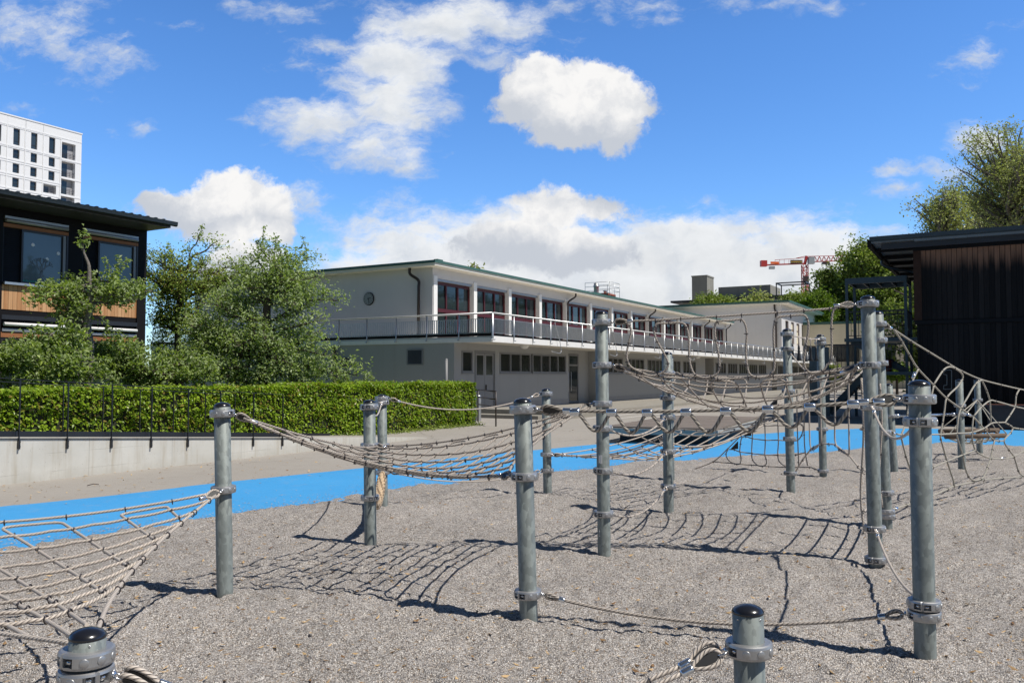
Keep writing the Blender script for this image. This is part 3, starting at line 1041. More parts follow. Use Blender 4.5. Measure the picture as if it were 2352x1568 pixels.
# roof with overhang and green copper edge
MB().box(UX - .55, UXE + .75, UY - .50, 18, 6.25, 6.36).build('roof_slab', 'soffit', school)
MB().box(UX - .60, UXE + .80, UY - .55, 18.05, 6.361, 6.47).build('roof_edge', 'copper', school)
MB().box(UX - .2, UX + .2, UY - .40, UY - .2, 6.47, 6.56).box(UX + 15.5, UX + 16.6, UY - .5, UY + .2, 6.47, 6.53).build('roof_hatch', 'copper', school)
MB().tube(spline([(UX - .3, 2.95, 6.25), (UX - .3, 2.92, 5.98), (UX - .12, 2.62, 5.72), (UX - .12, 2.6, 5.4)], 5) + [Vector((UX - .12, 2.6, ZS1))], .065, 10).build('downpipe', 'brown_pipe', school)
for i in (4, 8, 12, 14):
    x_ = UX + BAY * i + .10
    MB().tube(spline([(x_ + .5, UY - .35, 6.25), (x_ + .45, UY - .33, 6.05), (x_ + .02, UY - .12, 5.75), (x_, UY - .10, 5.5)], 5) + [Vector((x_, UY - .10, ZS1))], .05, 10).build('downpipe', 'brown_pipe', school)
# brick ventilation block with railing and flue on the roof
br = box_obj('chimney', 'brick', school, 23.3, 24.6, 3.4, 4.8, 6.47, 7.12)
rl = MB()
for xa, ya, xb, yb in ((23.1, 3.2, 24.8, 3.2), (24.8, 3.2, 24.8, 5.0), (23.1, 3.2, 23.1, 5.0)):
    for z in (7.3, 7.58, 7.86): rl.tube([(xa, ya, z), (xb, yb, z)], .014, 6)
    for t in (0, .5, 1): rl.tube([(xa + (xb - xa) * t, ya + (yb - ya) * t, 6.47), (xa + (xb - xa) * t, ya + (yb - ya) * t, 7.86)], .014, 6)
rl.build('guard_rail', 'rail', br)
MB().lathe([(.17, 7.1), (.17, 7.6), (.22, 7.62), (.22, 7.68), (.17, 7.70), (.17, 7.86), (0, 7.9)], 14, (23.6, 4.4, 0)).build('flue', 'rail', br)
MB().lathe([(.11, 7.1), (.11, 7.3), (.17, 7.37), (0, 7.47)], 12, (24.2, 4.0, 0)).build('vent_cap', 'rail', br)

# ---- terrace railing (its own thing)
rail = thing('terrace_railing', 'pale steel baluster railing along the edge of the school terrace', 'railing', S(C0, 0, -1.8), RZ)
ZR = 4.06


def rail_run(parent, axis, a0, a1, fixed, out, step, z0=3.28, z1=3.84, zt=ZR, zb=3.0):
    """posts with a bent foot, panels of balusters and one top tube along x (axis 0) or y (axis 1)"""
    def P(s_, o_, z): return (s_, fixed + out * o_, z) if axis == 0 else (fixed + out * o_, s_, z)
    MB().tube([P(a0, 0, zt), P(a1, 0, zt)], .035, 8).build('handrail', 'rail', parent)
    n = max(1, round((a1 - a0) / step)); st = (a1 - a0) / n
    post = panel = None
    for i in range(n + 1):
        s_ = a0 + st * i
        MB().tube([P(s_, -.09, zb + .02), P(s_, -.01, zb + .01), P(s_, 0, zb + .06), P(s_, 0, zt)], .027, 6).build('post', 'rail', parent)
        if i < n:
            pm = MB()
            x0, x1 = s_ + .10, s_ + st - .10
            pm.bar(P(x0, 0, z0), P(x1, 0, z0), .03, .02); pm.bar(P(x0, 0, z1), P(x1, 0, z1), .03, .02)
            nb = int((x1 - x0) / .097)
            for k in range(nb + 1):
                xx = x0 + (x1 - x0) * k / nb
                pm.bar(P(xx, 0, z0 + .01), P(xx, 0, z1 - .01), .040, .014)
            pm.bar(P(s_, 0, z1), P(x0, 0, z1), .014); pm.bar(P(x1, 0, z1), P(s_ + st, 0, z1), .014)
            pm.bar(P(s_, 0, z0), P(x0, 0, z0), .014); pm.bar(P(x1, 0, z0), P(s_ + st, 0, z0), .014)
            pm.build('baluster_panel', 'rail', parent)


rail_run(rail, 0, .0, 84.8, -.05, 1, 1.63)
rail_run(rail, 1, -.05, 20.6, -.06, 1, 1.58)
for k in range(8):
    x_ = 5.2 + 6.4 * k
    MB().tube(spline([(x_, -.10, 3.95), (x_ + .35, -.13, 3.3), (x_ + .5, -.16, 2.75), (x_ + .3, -.2, 2.6), (x_ - .2, -.24, 2.62), (x_ - .6, -.25, 2.66)], 4), .014, 6).build('blind_crank', 'rail', rail)

# wall clock, 2:28, dot hour marks
clk = thing('wall_clock', 'round grey clock with hour dots hung on the shaded end wall of the school', 'clock', S(C0, UX - .005, 5.45, 5.05), RZ)
MB().lathe([(0, .045), (.27, .045), (.285, .05), (.30, .03), (.30, 0)], 40, axis=(-1, 0, 0)).build('clock_rim', 'dark_frame', clk)
MB().lathe([(0, .052), (.268, .052)], 40, axis=(-1, 0, 0)).build('clock_dial', 'clock_face', clk)
mk = MB()
for h in range(12):
    a = h * math.pi / 6
    mk.lathe([(0, .058), (.017, .057), (.018, .052)], 10, (0, -math.sin(a) * .225, math.cos(a) * .225), axis=(-1, 0, 0))
mk.build('hour_dot', 'dark_frame', clk)


def hand(ang, ln, wd, nm):
    dy, dz = -math.sin(ang), math.cos(ang)
    MB().bar((-.06, -dy * .05, -dz * .05), (-.06, dy * ln, dz * ln), wd, .008, up=(1, 0, 0)).build(nm, 'dark_frame', clk)


hand(R(74), .14, .028, 'hour_hand'); hand(R(168), .21, .02, 'minute_hand')

# forecourt bits: concrete landing, small handrail, steel bollard, vent pole
ld = MB().box(-.4, 3.6, -4.9, -1.3, .131, .30).box(-.2, 4.1, -5.3, -4.9, 0, .16).build('step_block', 'step')
ld.location = C0; ld.rotation_euler = (0, 0, RZ)
tag(ld, 'low concrete landing step in front of the grey double door', 'steps')
bp = gp(1097.5, 966)
bol = MB().lathe([(.115, 0), (.115, .86), (.11, .90), (.0, .91)], 20).build('bollard', 'rail')
bol.location = bp
tag(bol, 'plain silver steel bollard beside the end of the clipped hedge', 'bollard')
h0, h1 = gp(1098, 948, .3), gp(1139, 957, .3)
hr = thing('step_handrail', 'small dark three bar handrail in front of the grey double door', 'handrail', (0, 0, 0))
hm = MB()
for z in (.30, .55, .80): hm.tube([h0 + Vector((0, 0, z)), h1 + Vector((0, 0, z))], .022, 8)
hm.build('rail_bar', 'brown_pipe', hr)
for p in (h0, h1): MB().tube([p + Vector((0, 0, -.3)), p + Vector((0, 0, .80))], .024, 8).build('post', 'brown_pipe', hr)
pl = MB().tube([(0, 0, 0), (0, 0, 2.2)], .055, 10).lathe([(.055, 2.2), (.05, 2.24), (0, 2.26)], 10).build('vent_pole', 'grey_frame')
pl.location = at(1025, 900, 32.0) * 1.0; pl.location.z = 0
tag(pl, 'thin grey pole standing in front of the white lower end wall', 'pole')

# ================================================================== SECOND WHITE BUILDING beyond the terrace
B2 = thing('gym_building', 'white building with copper roof edge and tall orange blinds, beyond the terrace', 'building', S(C0, 69.1, 1.94), RZ)
L2, H2, Z2 = 25.5, 9.72, 3.15
g = MB()
g.box(.0, .3, .3, 21, Z2, H2)
wins = [(2.0 + k * 3.15, 3.7 + k * 3.15) for k in range(7)]
zb, zt_ = 5.35, 8.0
g.box(0, L2, 0, .3, Z2, zb); g.box(0, L2, 0, .3, zt_, H2)
px = 0
for a, b in wins:
    g.box(px, a, 0, .3, zb, zt_); px = b
g.box(px, L2, 0, .3, zb, zt_)
g.box(L2 - .3, L2, .3, 21, Z2, H2)
g.build('wall', 'plaster', B2)
MB().box(.2, L2 - .2, -1.2, 14, .0, Z2 - .25).build('lower_wall', 'plaster_cream', B2)
for i, (a, b) in enumerate(wins):
    f = MB().box(a, a + .12, .12, .2, zb, zt_).box(b - .12, b, .12, .2, zb, zt_).box(a + .12, b - .12, .12, .2, zt_ - .12, zt_).box(a + .12, b - .12, .12, .2, zb, zb + .12).box(a + .12, b - .12, .13, .19, 7.0, 7.1).build('window', 'red_frame', B2)
    MB().box(a + .12, b - .12, .16, .17, zb + .12, zt_ - .12).build('pane' if i not in (1, 2) else 'drawn_blind', 'glass' if i not in (1, 2) else 'plaster_cream', f)
MB().box(-.8, L2 + 1.0, -1.0, 21.5, H2, H2 + .14).build('roof_slab', 'soffit', B2)
MB().box(-.9, L2 + 1.1, -1.1, 21.6, H2 + .142, H2 + .36).build('roof_edge', 'copper', B2)
MB().tube([(-.1, .75, H2), (-.1, .75, H2 - .5), (-.1, .62, H2 - .9), (-.1, .6, Z2)], .09, 8).build('downpipe', 'brown_pipe', B2)
sm = MB().box(-.02, 0, 10.4, 12.6, 6.6, 7.3).build('window', 'dark_frame', B2)
MB().box(-.03, -.02, 10.5, 12.5, 6.7, 7.2).build('pane', 'glass', sm)
MB().box(-.06, 0, 11.4, 13.4, 4.2, 5.7).build('wall_hatch', 'plaster', B2)
lk = thing('link_building', 'low white wing with green roof edge between the school and the taller white building', 'building', S(C0, 60, 13), RZ)
MB().box(0, 8, 0, 12, 0, 8.3).build('wall', 'plaster', lk)
MB().box(-.7, 8, -.7, 12, 8.3, 8.55).build('roof_edge', 'copper', lk)

# low cream building closing the yard at the back
B3o = at(1890, 860, 104); B3o.z = 0
B3 = thing('cream_building', 'low cream building with flat roof closing the yard behind the steel stairs', 'building', B3o, RZ)
MB().box(0, .4, -40, 4, 5.35, 8.0).box(0, .4, -40, 4, 2.2, 3.3).box(0, .4, -40, 4, 0, 1.0).build('wall', 'plaster_cream', B3)
MB().box(.4, 1.2, -40, 4, .0, 7.9).build('inner_wall', 'plaster_cream', B3)
for k in range(11):
    y_ = 3.2 - k * 4.0
    MB().box(0.02, .38, y_ - .45, y_ + .45, 3.3, 5.35).build('pier', 'plaster_cream', B3)
    f = MB().box(.1, .2, y_ - 3.55, y_ - .45, 3.3, 3.42).box(.1, .2, y_ - 3.55, y_ - .45, 5.2, 5.35).box(.1, .2, y_ - 2.1, y_ - 1.95, 3.42, 5.2).build('window', 'dark_frame', B3)
    MB().box(.14, .16, y_ - 3.55, y_ - .45, 3.42, 5.2).build('pane', 'glass_dim', f)
    f = MB().box(.1, .2, y_ - 3.55, y_ + .45, 1.0, 1.1).box(.1, .2, y_ - 3.55, y_ + .45, 2.1, 2.2).build('window', 'dark_frame', B3)
    MB().box(.14, .16, y_ - 3.55, y_ + .45, 1.1, 2.1).build('pane', 'glass_dim', f)
rb = MB()
for k in range(60): rb.box(-.03, 0, -40 + k * .42, -40 + k * .42 + .05, 5.4, 7.95)
rb.build('wall_batten', 'plaster_cream', B3)
MB().box(-.6, 12, -40, 4.5, 8.0, 8.3).build('roof_edge', 'copper', B3)

# ================================================================== BLACK TIMBER BUILDING, left
LBo = Vector((-11.41, 25.68, 0))
LB = thing('timber_school', 'dark clad two storey building with orange larch panels and big windows, left', 'building', LBo, RZ)
zf = 6.1
wl = MB()
# wall skin as strips round the openings; openings per bay of 2.23 m
bays = [(-2.10 - 2.23 * k, -.30 - 2.23 * k) for k in range(5)]
edges = [(-12.5, bays[-1][0])] + [(bays[k + 1][1], bays[k][0]) for k in range(4)] + [(bays[0][1], 0)]
for a, b in edges: wl.box(a, b, 0, .25, 0, zf)
for a, b in bays:
    wl.box(a, b, 0, .25, 5.88, zf); wl.box(a, b, .05, .25, 3.02, 3.36); wl.box(a, b, .05, .25, 0, .7)
wl.box(-.25, 0, .25, 9, 0, zf); wl.box(-12.5, -12.25, .25, 9, 0, zf)
wl.build('wall', 'black_clad', LB)
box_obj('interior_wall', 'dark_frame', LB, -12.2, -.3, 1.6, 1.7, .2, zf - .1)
for i, (a, b) in enumerate(bays):
    MB().box(a + .005, b - .005, .035, .10, 3.37, 4.03).build('timber_panel', 'wood_orange', LB)
    MB().box(a + .03, b - .03, -.075, .05, 4.035, 4.10).build('window_sill', 'rail', LB)
    MB().box(a, b, .0, .1, 5.585, 5.68).build('timber_trim', 'wood_trim', LB)
    MB().tube([(a + .04, -.03, 5.76), (b - .04, -.03, 5.76)], .055, 10).box(a + .02, b - .02, -.04, .1, 5.80, 5.875).build('blind_box', 'blind', LB)
    sp_ = a + .50
    sh = MB()
    for k in range(26): z = 4.12 + k * .056; sh.add([(a + .03, .06, z), (sp_, .06, z), (sp_, .085, z + .05), (a + .03, .085, z + .05)], [(0, 1, 2, 3), (3, 2, 1, 0)])
    sh.box(a, a + .03, .04, .1, 4.10, 5.58).box(a + .031, sp_, .087, .1, 4.10, 5.58)
    sh.build('louvred_shutter', 'dark_steel', LB)
    f = MB().box(sp_, sp_ + .05, .02, .12, 4.10, 5.58).box(b - .16, b - .05, .02, .12, 4.10, 5.58).box(b - .05, b, .0, .12, 4.10, 5.58).box(sp_ + .05, b - .16, .02, .12, 4.10, 4.16).box(sp_ + .05, b - .16, .02, .12, 5.53, 5.58).build('window', 'dark_frame' if i else 'dark_frame', LB)
    MB().box(sp_ + .05, b - .16, .06, .075, 4.16, 5.53).build('pane', 'glass_blue', f)
    MB().box(b - .145, b - .07, .005, .02, 4.12, 5.56).build('frame_cover', 'grey_frame', f)
    # lower storey
    MB().tube([(a + .04, -.06, 2.97), (b - .04, -.06, 2.97)], .05, 10).build('awning_tube', 'white_paint', LB)
    MB().box(a + .02, b - .02, -.03, .1, 2.78, 2.86).build('blind_box', 'blind', LB)
    MB().box(a, b, .0, .1, 2.62, 2.76).build('timber_trim', 'wood_trim', LB)
    f = MB().box(a, a + .07, .02, .12, .7, 2.62).box(b - .07, b, .02, .12, .7, 2.62).box(a + .07, b - .07, .02, .12, .7, .78).box(a + .07, b - .07, .02, .12, 2.55, 2.62).build('window', 'dark_frame', LB)
    MB().box(a + .07, b - .07, .06, .075, .78, 2.55).build('pane', 'glass', f)
    MB().box(a, b, -.02, .04, 3.10, 3.22).build('storey_band', 'dark_steel', LB)
# paper tree and grass strip stuck in the upstairs window
pt = MB()
wy = .054
bx, bz = -3.25, 4.165
def br_(x0, z0, ang, ln, w0, dep):
    x1, z1 = x0 + math.sin(ang) * ln, z0 + math.cos(ang) * ln
    pt.bar((x0, wy, z0), (x1, wy, z1), w0, .004, up=(0, 1, 0))
    if dep:
        for da in ((-.5, .45) if dep % 2 else (-.65, 0.05, .6)): br_(x1, z1, ang + da, ln * .62, w0 * .62, dep - 1)
br_(bx, bz, 0, .30, .075, 4)
pto = pt.build('paper_tree', mat("tracing_paper", (.16, .19, .22), .8), LB)
gs = MB()
for k in range(60):
    x_ = -3.82 + k * .019
    gs.add([(x_, wy, 4.162), (x_ + .02, wy, 4.162), (x_ + .008 + random.uniform(-.01, .01), wy - .002, 4.20 + random.uniform(0, .05))], [(0, 1, 2)])
gs.build('paper_grass', mat("paper_green", (.03, .30, .25), .8), LB)
for x_, z_ in ((-3.5, 5.2), (-2.78, 5.05), (-3.1, 4.85), (-1.1, 4.8)):
    MB().lathe([(0, 0), (.045, .004), (.05, 0)], 12, (x_, wy + .004, z_), axis=(0, -1, 0)).build('paper_bird', 'sticker', LB)
st = MB()
for k in range(5):
    pass
for cx, cz in ((-3.75, 2.25), (-2.65, 2.1)):
    pts = []
    for k in range(10):
        r_ = .12 if k % 2 == 0 else .05
        pts.append((cx + r_ * math.sin(k * math.pi / 5), .052, cz + r_ * math.cos(k * math.pi / 5)))
    st.poly(pts)
st.build('paper_star', 'orange', LB)
# roof: thin sheet with wide eave, trapezoid ribs, gutter
MB().box(-13, .02, -1.2, 8.5, zf + .14, zf + .20).build('roof_sheet', 'roof_grey', LB)
MB().box(-13, .0, -1.12, 8.5, zf + .002, zf + .138).build('roof_underside', 'zinc_roof', LB)
ribs = MB()
x_ = -12.8
while x_ < -.12:
    ribs.add([(x_, -1.26, zf + .20), (x_ + .10, -1.26, zf + .20), (x_ + .075, -1.26, zf + .220), (x_ + .025, -1.26, zf + .220),
              (x_, 8.4, zf + .20), (x_ + .10, 8.4, zf + .20), (x_ + .075, 8.4, zf + .220), (x_ + .025, 8.4, zf + .220)],
             [(0, 1, 2, 3), (3, 2, 6, 7), (0, 3, 7, 4), (1, 5, 6, 2)])
    x_ += .27
ribs.build('roof_rib', 'roof_grey', LB)
gt = MB()
prof = [(-1.215, zf + .16), (-1.235, zf + .06), (-1.29, zf + .03), (-1.345, zf + .06), (-1.36, zf + .17)]
for (ya, za), (yb, zb_) in zip(prof[:-1], prof[1:]):
    gt.add([(-13, ya, za), (.08, ya, za), (.08, yb, zb_), (-13, yb, zb_)], [(0, 1, 2, 3), (3, 2, 1, 0)])
gt.poly([(.08, y, z) for y, z in prof])
gt.build('gutter', 'roof_grey', LB)
MB().tube(spline([(-5.25, -1.29, zf + .04), (-5.25, -1.26, zf - .08), (-5.6, -.35, zf - .40), (-5.75, -.1, zf - .6), (-5.75, -.08, 3.0)], 5), .045, 10).build('downpipe', 'blind', LB)

# ================================================================== WHITE TOWER far behind, left
TO = Vector(((177 - 1176) / F * 170, 170, 0))
TW = thing('apartment_tower', 'tall white apartment tower with corner loggias rising behind the dark timber building', 'tower', TO, RZ)
HT = 51.6
colsx = [-2.65, -6.2, -9.8, -13.2, -16.7]
floors = [(46.2, 49.4, 45.8, 49.1)] + [(43.55 - 2.8 * k, 45.35 - 2.8 * k, 42.0 - 3.55 * k, 45.2 - 3.55 * k) for k in range(12)]
tw_ = MB()
tw_.box(-21, -.0, .9, 16, 0, HT - .02)
# facade skin with real openings: build a grid of boxes
op = []
for i, (a0, a1, l0, l1) in enumerate(floors):
    for j, cx in enumerate(colsx):
        if j == 0: op.append((cx - 1.55, cx + 1.35, l0, l1, 'loggia'))
        elif i == 3 and j == 1: op.append((cx - 1.6, cx + 1.0, a0 + .1, a1, 'loggia'))
        else: op.append((cx - .62, cx + .62, a0, a1, 'window'))
for j, cx in enumerate(colsx):
    mine = sorted([q for q in op if abs((q[0] + q[1]) / 2 - cx) < 1], key=lambda q: q[2])
    xa, xb = cx - 1.775, cx + 1.775
    if j == 0: xb = 0
    z = 0
    for (a, b, z0, z1, kd) in mine:
        if z0 < 14 or z0 <= z: continue
        tw_.box(xa, xb, 0, .9, z, z0)
        tw_.box(xa, a, 0, .9, z0, z1); tw_.box(b, xb, 0, .9, z0, z1)
        z = z1
    tw_.box(xa, xb, 0, .9, z, HT - .02)
tw_.build('wall', 'tower_white', TW)
for (a, b, z0, z1, kd) in op:
    if z0 < 14: continue
    if kd == 'window':
        f = MB().box(a, a + .1, .3, .4, z0, z1).box(b - .1, b, .3, .4, z0, z1).box(a + .1, b - .1, .3, .4, z1 - .1, z1).box(a + .1, b - .1, .3, .4, z0 + .75, z0 + .83).build('window', 'dark_frame', TW)
        MB().box(a + .1, b - .1, .34, .36, z0, z1 - .1).build('pane', 'glass', f)
    else:
        f = MB().box(a, b, .84, .895, z0, z1).build('loggia', 'tower_grey', TW)
        gb = MB()
        for z in (z0 + .45, z0 + .8, z0 + 1.1): gb.bar((a, .1, z), (b, .1, z), .06)
        for k in range(4): gb.bar((a + (b - a) * (k + .5) / 4, .1, z0), (a + (b - a) * (k + .5) / 4, .1, z0 + 1.1), .05)
        gb.build('balustrade', 'dark_frame', f)
        MB().box(a + .2, (a + b) / 2 + .2, .80, .83, z0 + .1, z1 - .3).build('pane', 'glass', f)
rbz = MB()
for j, cx in enumerate(colsx):
    rbz.box(cx - 1.85, cx - 1.70, -.09, -.003, 14, HT - 1.9)
for i, (a0, a1, l0, l1) in enumerate(floors):
    if a0 < 14: continue
    rbz.box(-21, -4.2, -.06, -.003, a0 - .48, a0 - .22)
    rbz.box(-21, -4.2, -.06, -.003, a1 + .10, a1 + .22)
    rbz.box(-4.2, 0, -.06, -.003, l0 - .42, l0 - .16)
rbz.box(-21, 0, -.05, -.003, HT - 1.85, HT - 1.6)
rbz.build('facade_band', 'tower_white', TW)
MB().box(-21.1, .1, -.1, 16.1, HT, HT + .25).build('roof_edge', 'tower_white', TW)

# ================================================================== BLACK TIMBER HALL, right
RO = Vector((13.40, 27.3, 0))
RH = thing('timber_hall', 'black weathered board hall with grey sheet roof and reddish boards under the eave', 'building', RO, RZ)
MB().box(0, .2, -16, 0, 3.42, 5.72).build('upper_wall', 'wood_black', RH)
MB().box(.06, .26, -16, -.05, 0, 3.28).build('lower_wall', 'wood_black_low', RH)
MB().box(.02, 12, -.06, .0, 0, 3.28).box(.2, 12, -.03, .04, 3.42, 5.72).build('side_wall', 'wood_black_low', RH)
MB().box(-.03, .25, -16, .06, 3.29, 3.41).build('storey_band', 'black_clad', RH)  # black strip stands in for the shadow gap between the storeys
MB().box(-.03, .12, -.16, .07, 3.42, 5.72).build('corner_board', 'dark_trim', RH)
box_obj('eave_beam', 'black_clad', RH, -.03, .2, -16, .07, 5.725, 5.90)
rf = MB().box(-.55, 13, -17, 1.30, 6.06, 6.10)
rf.build('roof_sheet', 'roof_grey', RH)
MB().box(-.62, -.55, -17, 1.34, 6.09, 6.22).build('roof_fascia', 'roof_grey', RH)
MB().box(-.40, -.34, -17, 1.0, 5.80, 6.0).build('fascia_beam', 'dark_steel', RH)
MB().box(-.50, 13, 1.30, 1.42, 5.90, 6.14).build('gutter', 'black_clad', RH)
sf = MB()
for k in range(26):
    sf.box(-.545 + k * .52, -.545 + k * .52 + .30, -.0, 1.29, 6.02, 6.055)
sf.box(-.54, 13, -16.9, -.01, 5.98, 6.055)
sf.build('soffit_sheet', 'soffit_sheet', RH)
for k in range(6):
    MB().box(.9 + k * 2.0, 1.05 + k * 2.0, .05, 1.25, 5.90, 6.015).build('rafter', 'black_clad', RH)
MB().tube(spline([(3.2, 1.36, 5.9), (3.2, 1.33, 5.72), (3.3, .9, 5.55), (3.4, .35, 5.42), (3.4, .12, 5.3)], 5) + [Vector((3.4, .1, .2))], .05, 10).build('downpipe', 'roof_grey', RH)
# faint chalk figure on the boards
ck = MB()
cp = [onplane(2880 * .6805 + u * 576 / 1806 * .6805, (1150 + v * 500 / 1568) * .6805, RO, RO + EY) for u, v in ((955, 330), (985, 305), (1040, 310), (1040, 510), (955, 512), (958, 470), (990, 468), (990, 360), (955, 352))]
cl = [Vector(((p - RO).dot(DX) + .052, (p - RO).dot(EY), p.z)) for p in cp]
for a, b in zip(cl, cl[1:] + cl[:1]): ck.bar(a, b, .022, .006, up=(1, 0, 0))
ck.build('chalk_mark', 'chalk', RH)

# brown bench along the hall
bn0 = at(2262, 930, 24.6)
bn = thing('wall_bench', 'dark reddish bench box along the foot of the black hall', 'bench', (bn0.x, bn0.y, 0), RZ)
MB().box(0, .55, -9, 0, .66, .74).build('seat', 'bench_wood', bn)
MB().box(.06, .5, -8.9, -.06, .0, .655).build('bench_base', 'bench_wood', bn)

# outside steel stairs beside the hall
ST0 = at(1948, 860, 31); ST0.z = 0
STT = thing('steel_staircase', 'dark steel outside staircase with landings and roof frame beside the black hall', 'staircase', ST0, RZ)
for i, (x_, y_) in enumerate(((0, 0), (2.0, 0), (0, -2.0), (2.0, -2.0))):
    MB().box(x_ - .05, x_ + .05, y_ - .05, y_ + .05, 0, 5.15).build('post', 'stair_steel', STT)
rfm = MB()
rfm.box(-.06, .06, -2.05, .05, 5.02, 5.2); rfm.box(1.94, 2.06, -2.05, .05, 5.02, 5.2)
for k in range(5): rfm.box(.06, 1.94, -2.0 + k * .48, -1.96 + k * .48, 5.04, 5.16)
rfm.box(-.06, 2.06, -2.05, .05, 5.201, 5.24)
rfm.build('roof_frame', 'stair_steel', STT)
for (x0, x1, y0, y1, z) in ((-.1, 2.1, -2.6, .1, 2.86), (-.3, 1.4, -2.3, .9, 1.62), (-.6, .2, .3, 1.6, .55)):
    MB().box(x0, x1, y0, y1, z, z + .12).build('landing', 'stair_steel', STT)
for (y0, z0, y1, z1, n) in ((-1.9, 1.75, -.1, 2.9, 8), (.9, .1, -.5, 1.6, 8)):
    for k in range(n):
        t = (k + .5) / n
        y_ = y0 + (y1 - y0) * t; z_ = z0 + (z1 - z0) * t
        MB().box(.5, 1.5, y_ - .14, y_ + .14, z_, z_ + .045).build('tread', 'stair_steel', STT)
    for x_ in (.46, 1.50): MB().bar((x_, y0, z0), (x_, y1, z1), .03, .22).build('stringer', 'stair_steel', STT)
for (xa, ya, xb, yb, z) in ((0, -2.0, 2, -2.0, 2.98), (0, 0, 0, -2.0, 2.98), (2, 0, 2, -2.0, 2.98), (-.28, .85, -.28, -2.2, 1.74)):
    gb = MB()
    gb.bar((xa, ya, z + 1.0), (xb, yb, z + 1.0), .05)
    gb.bar((xa, ya, z + .1), (xb, yb, z + .1), .03)
    L = math.hypot(xb - xa, yb - ya); n = int(L / .13)
    for k in range(n + 1): gb.bar((xa + (xb - xa) * k / n, ya + (yb - ya) * k / n, z + .1), (xa + (xb - xa) * k / n, ya + (yb - ya) * k / n, z + 1.0), .016)
    gb.build('guard_rail', 'dark_steel', STT)
MB().box(-.75, -.68, .55, 1.25, .1, 2.65).build('side_panel', 'stair_steel', STT)
MB().box(-.2, .0, -2.6, -2.5, 1.74, 2.9).build('side_panel', 'dark_steel', STT)
pp = S(ST0, -.05, -1.35, 1.745)
fp = thing('flower_pot', 'dark red flower pot with a bushy plant standing on the stair landing', 'plant pot', pp)
MB().lathe([(.14, 0), (.19, .36), (.22, .37), (.22, .44), (.19, .44), (.18, .40), (0, .39)], 20).build('pot', 'red_pot', fp)

# fence far behind at the back of the yard
yf = thing('yard_fence', 'thin grey bar fence at the back of the yard beyond the steel stairs', 'fence', S(B3o, -22, 6), RZ)
fm = MB()
for k in range(60): fm.bar((0, -k * .5, 0), (0, -k * .5, 1.25), .03)
fm.build('bar', 'black_steel', yf)
MB().box(-.03, .03, -30, 0, 1.25, 1.31).build('top_rail', 'black_steel', yf)

# ================================================================== FAR: concrete tower, long grey building, crane
FT = at(1591, 862, 170); FT.z = 0
ft = thing('concrete_tower', 'plain grey concrete stair tower behind the school roof', 'tower', FT, RZ)
hT = CAMH + 227 / F * 170
MB().box(0, 4.6, -3.2, 0, 0, hT - .05).box(.05, .8, -3.9, -3.2, 12, hT - 4).build('wall', 'concrete_dark', ft)
MB().box(-.1, 4.7, -3.3, .1, hT - .05, hT + .2).build('roof_edge', 'concrete_dark', ft)
fg = at(1636, 862, 185); fg.z = 0
gb_ = thing('grey_institute', 'long grey building with flat roof stretching behind the trees under the crane', 'building', fg, RZ)
hG = CAMH + 204 / F * 185
MB().box(0, 14, -44, 0, 0, hG - 3.4).build('wall', 'grey_facade', gb_)
MB().box(-.6, 14, -45, .3, hG - 3.4, hG - 2.6).build('roof_edge', 'dark_steel', gb_)
MB().box(2, 12, -12.5, -1, hG - 2.6, hG).build('penthouse', 'concrete_dark', gb_)
fr = MB()
for xa, ya, xb, yb in ((1, -14, 1, -20), (6, -14, 6, -20), (1, -14, 6, -14), (1, -20, 6, -20)):
    fr.bar((xa, ya, hG + .1), (xb, yb, hG + .1), .25); fr.bar((xa, ya, hG - 2.6), (xa, ya, hG + .1), .2); fr.bar((xb, yb, hG - 2.6), (xb, yb, hG + .1), .2)
fr.build('roof_frame', 'dark_steel', gb_)
nb = MB()
for k in range(22): nb.box(-.08, -.003, -43.5 + k * 2, -42.2 + k * 2, hG - 5.6, hG - 3.9)
nb.build('window', 'glass_blue', gb_)
cn = at(1545, 862, 150); cn.z = 0
can = thing('roof_canopy', 'dark flat canopy on a grey shaft above the school roof line', 'canopy', cn, RZ)
MB().box(0, 6, -4.6, .3, 14.8, 15.15).build('canopy_roof', 'dark_steel', can)
MB().box(1, 3, -3.2, -1.6, 0, 14.8).build('shaft', 'concrete_dark', can)

CY = 250
cr0 = at(1852, 862, CY); cr0.z = 0
zc = CAMH + (862 - 602) / F * CY
crane = thing('tower_crane', 'red tower crane with grey cabin seen beyond the trees on the horizon', 'crane', cr0)
m_ = MB(); hw = .75
for sx in (-1, 1):
    for sy in (-1, 1): m_.bar((sx * hw, sy * hw, 0), (sx * hw, sy * hw, zc - .6), .2)
zz = 8.0; k = 0
while zz < zc - 2:
    for s_ in (-1, 1):
        m_.bar((-hw if k % 2 else hw, s_ * hw, zz), (hw if k % 2 else -hw, s_ * hw, zz + 1.7), .16)
        m_.bar((s_ * hw, -hw if k % 2 else hw, zz), (s_ * hw, hw if k % 2 else -hw, zz + 1.7), .16)
        m_.bar((-hw, s_ * hw, zz), (hw, s_ * hw, zz), .14)
    zz += 1.7; k += 1
m_.build('mast', 'crane_red', crane)
MB().box(-.9, .9, -.95, -.8, zc - 6.4, zc - 4.2).build('mast_sign', 'crane_dark', crane)
cj = MB()
cj.bar((-13.2, 0, zc - .8), (0, 0, zc - .3), 1.0, .32); cj.bar((-9, 0, zc + .8), (0, 0, zc + 1.4), .14)
for k in range(7): cj.bar((-9 + k * 1.4, 0, zc - .6), (-9 + k * 1.4, 0, zc + .9), .08)
cj.build('counter_jib', 'crane_red', crane)
box_obj('ballast', 'crane_red', crane, -13.4, -11.6, -.8, .8, zc - 1.2, zc + .6)
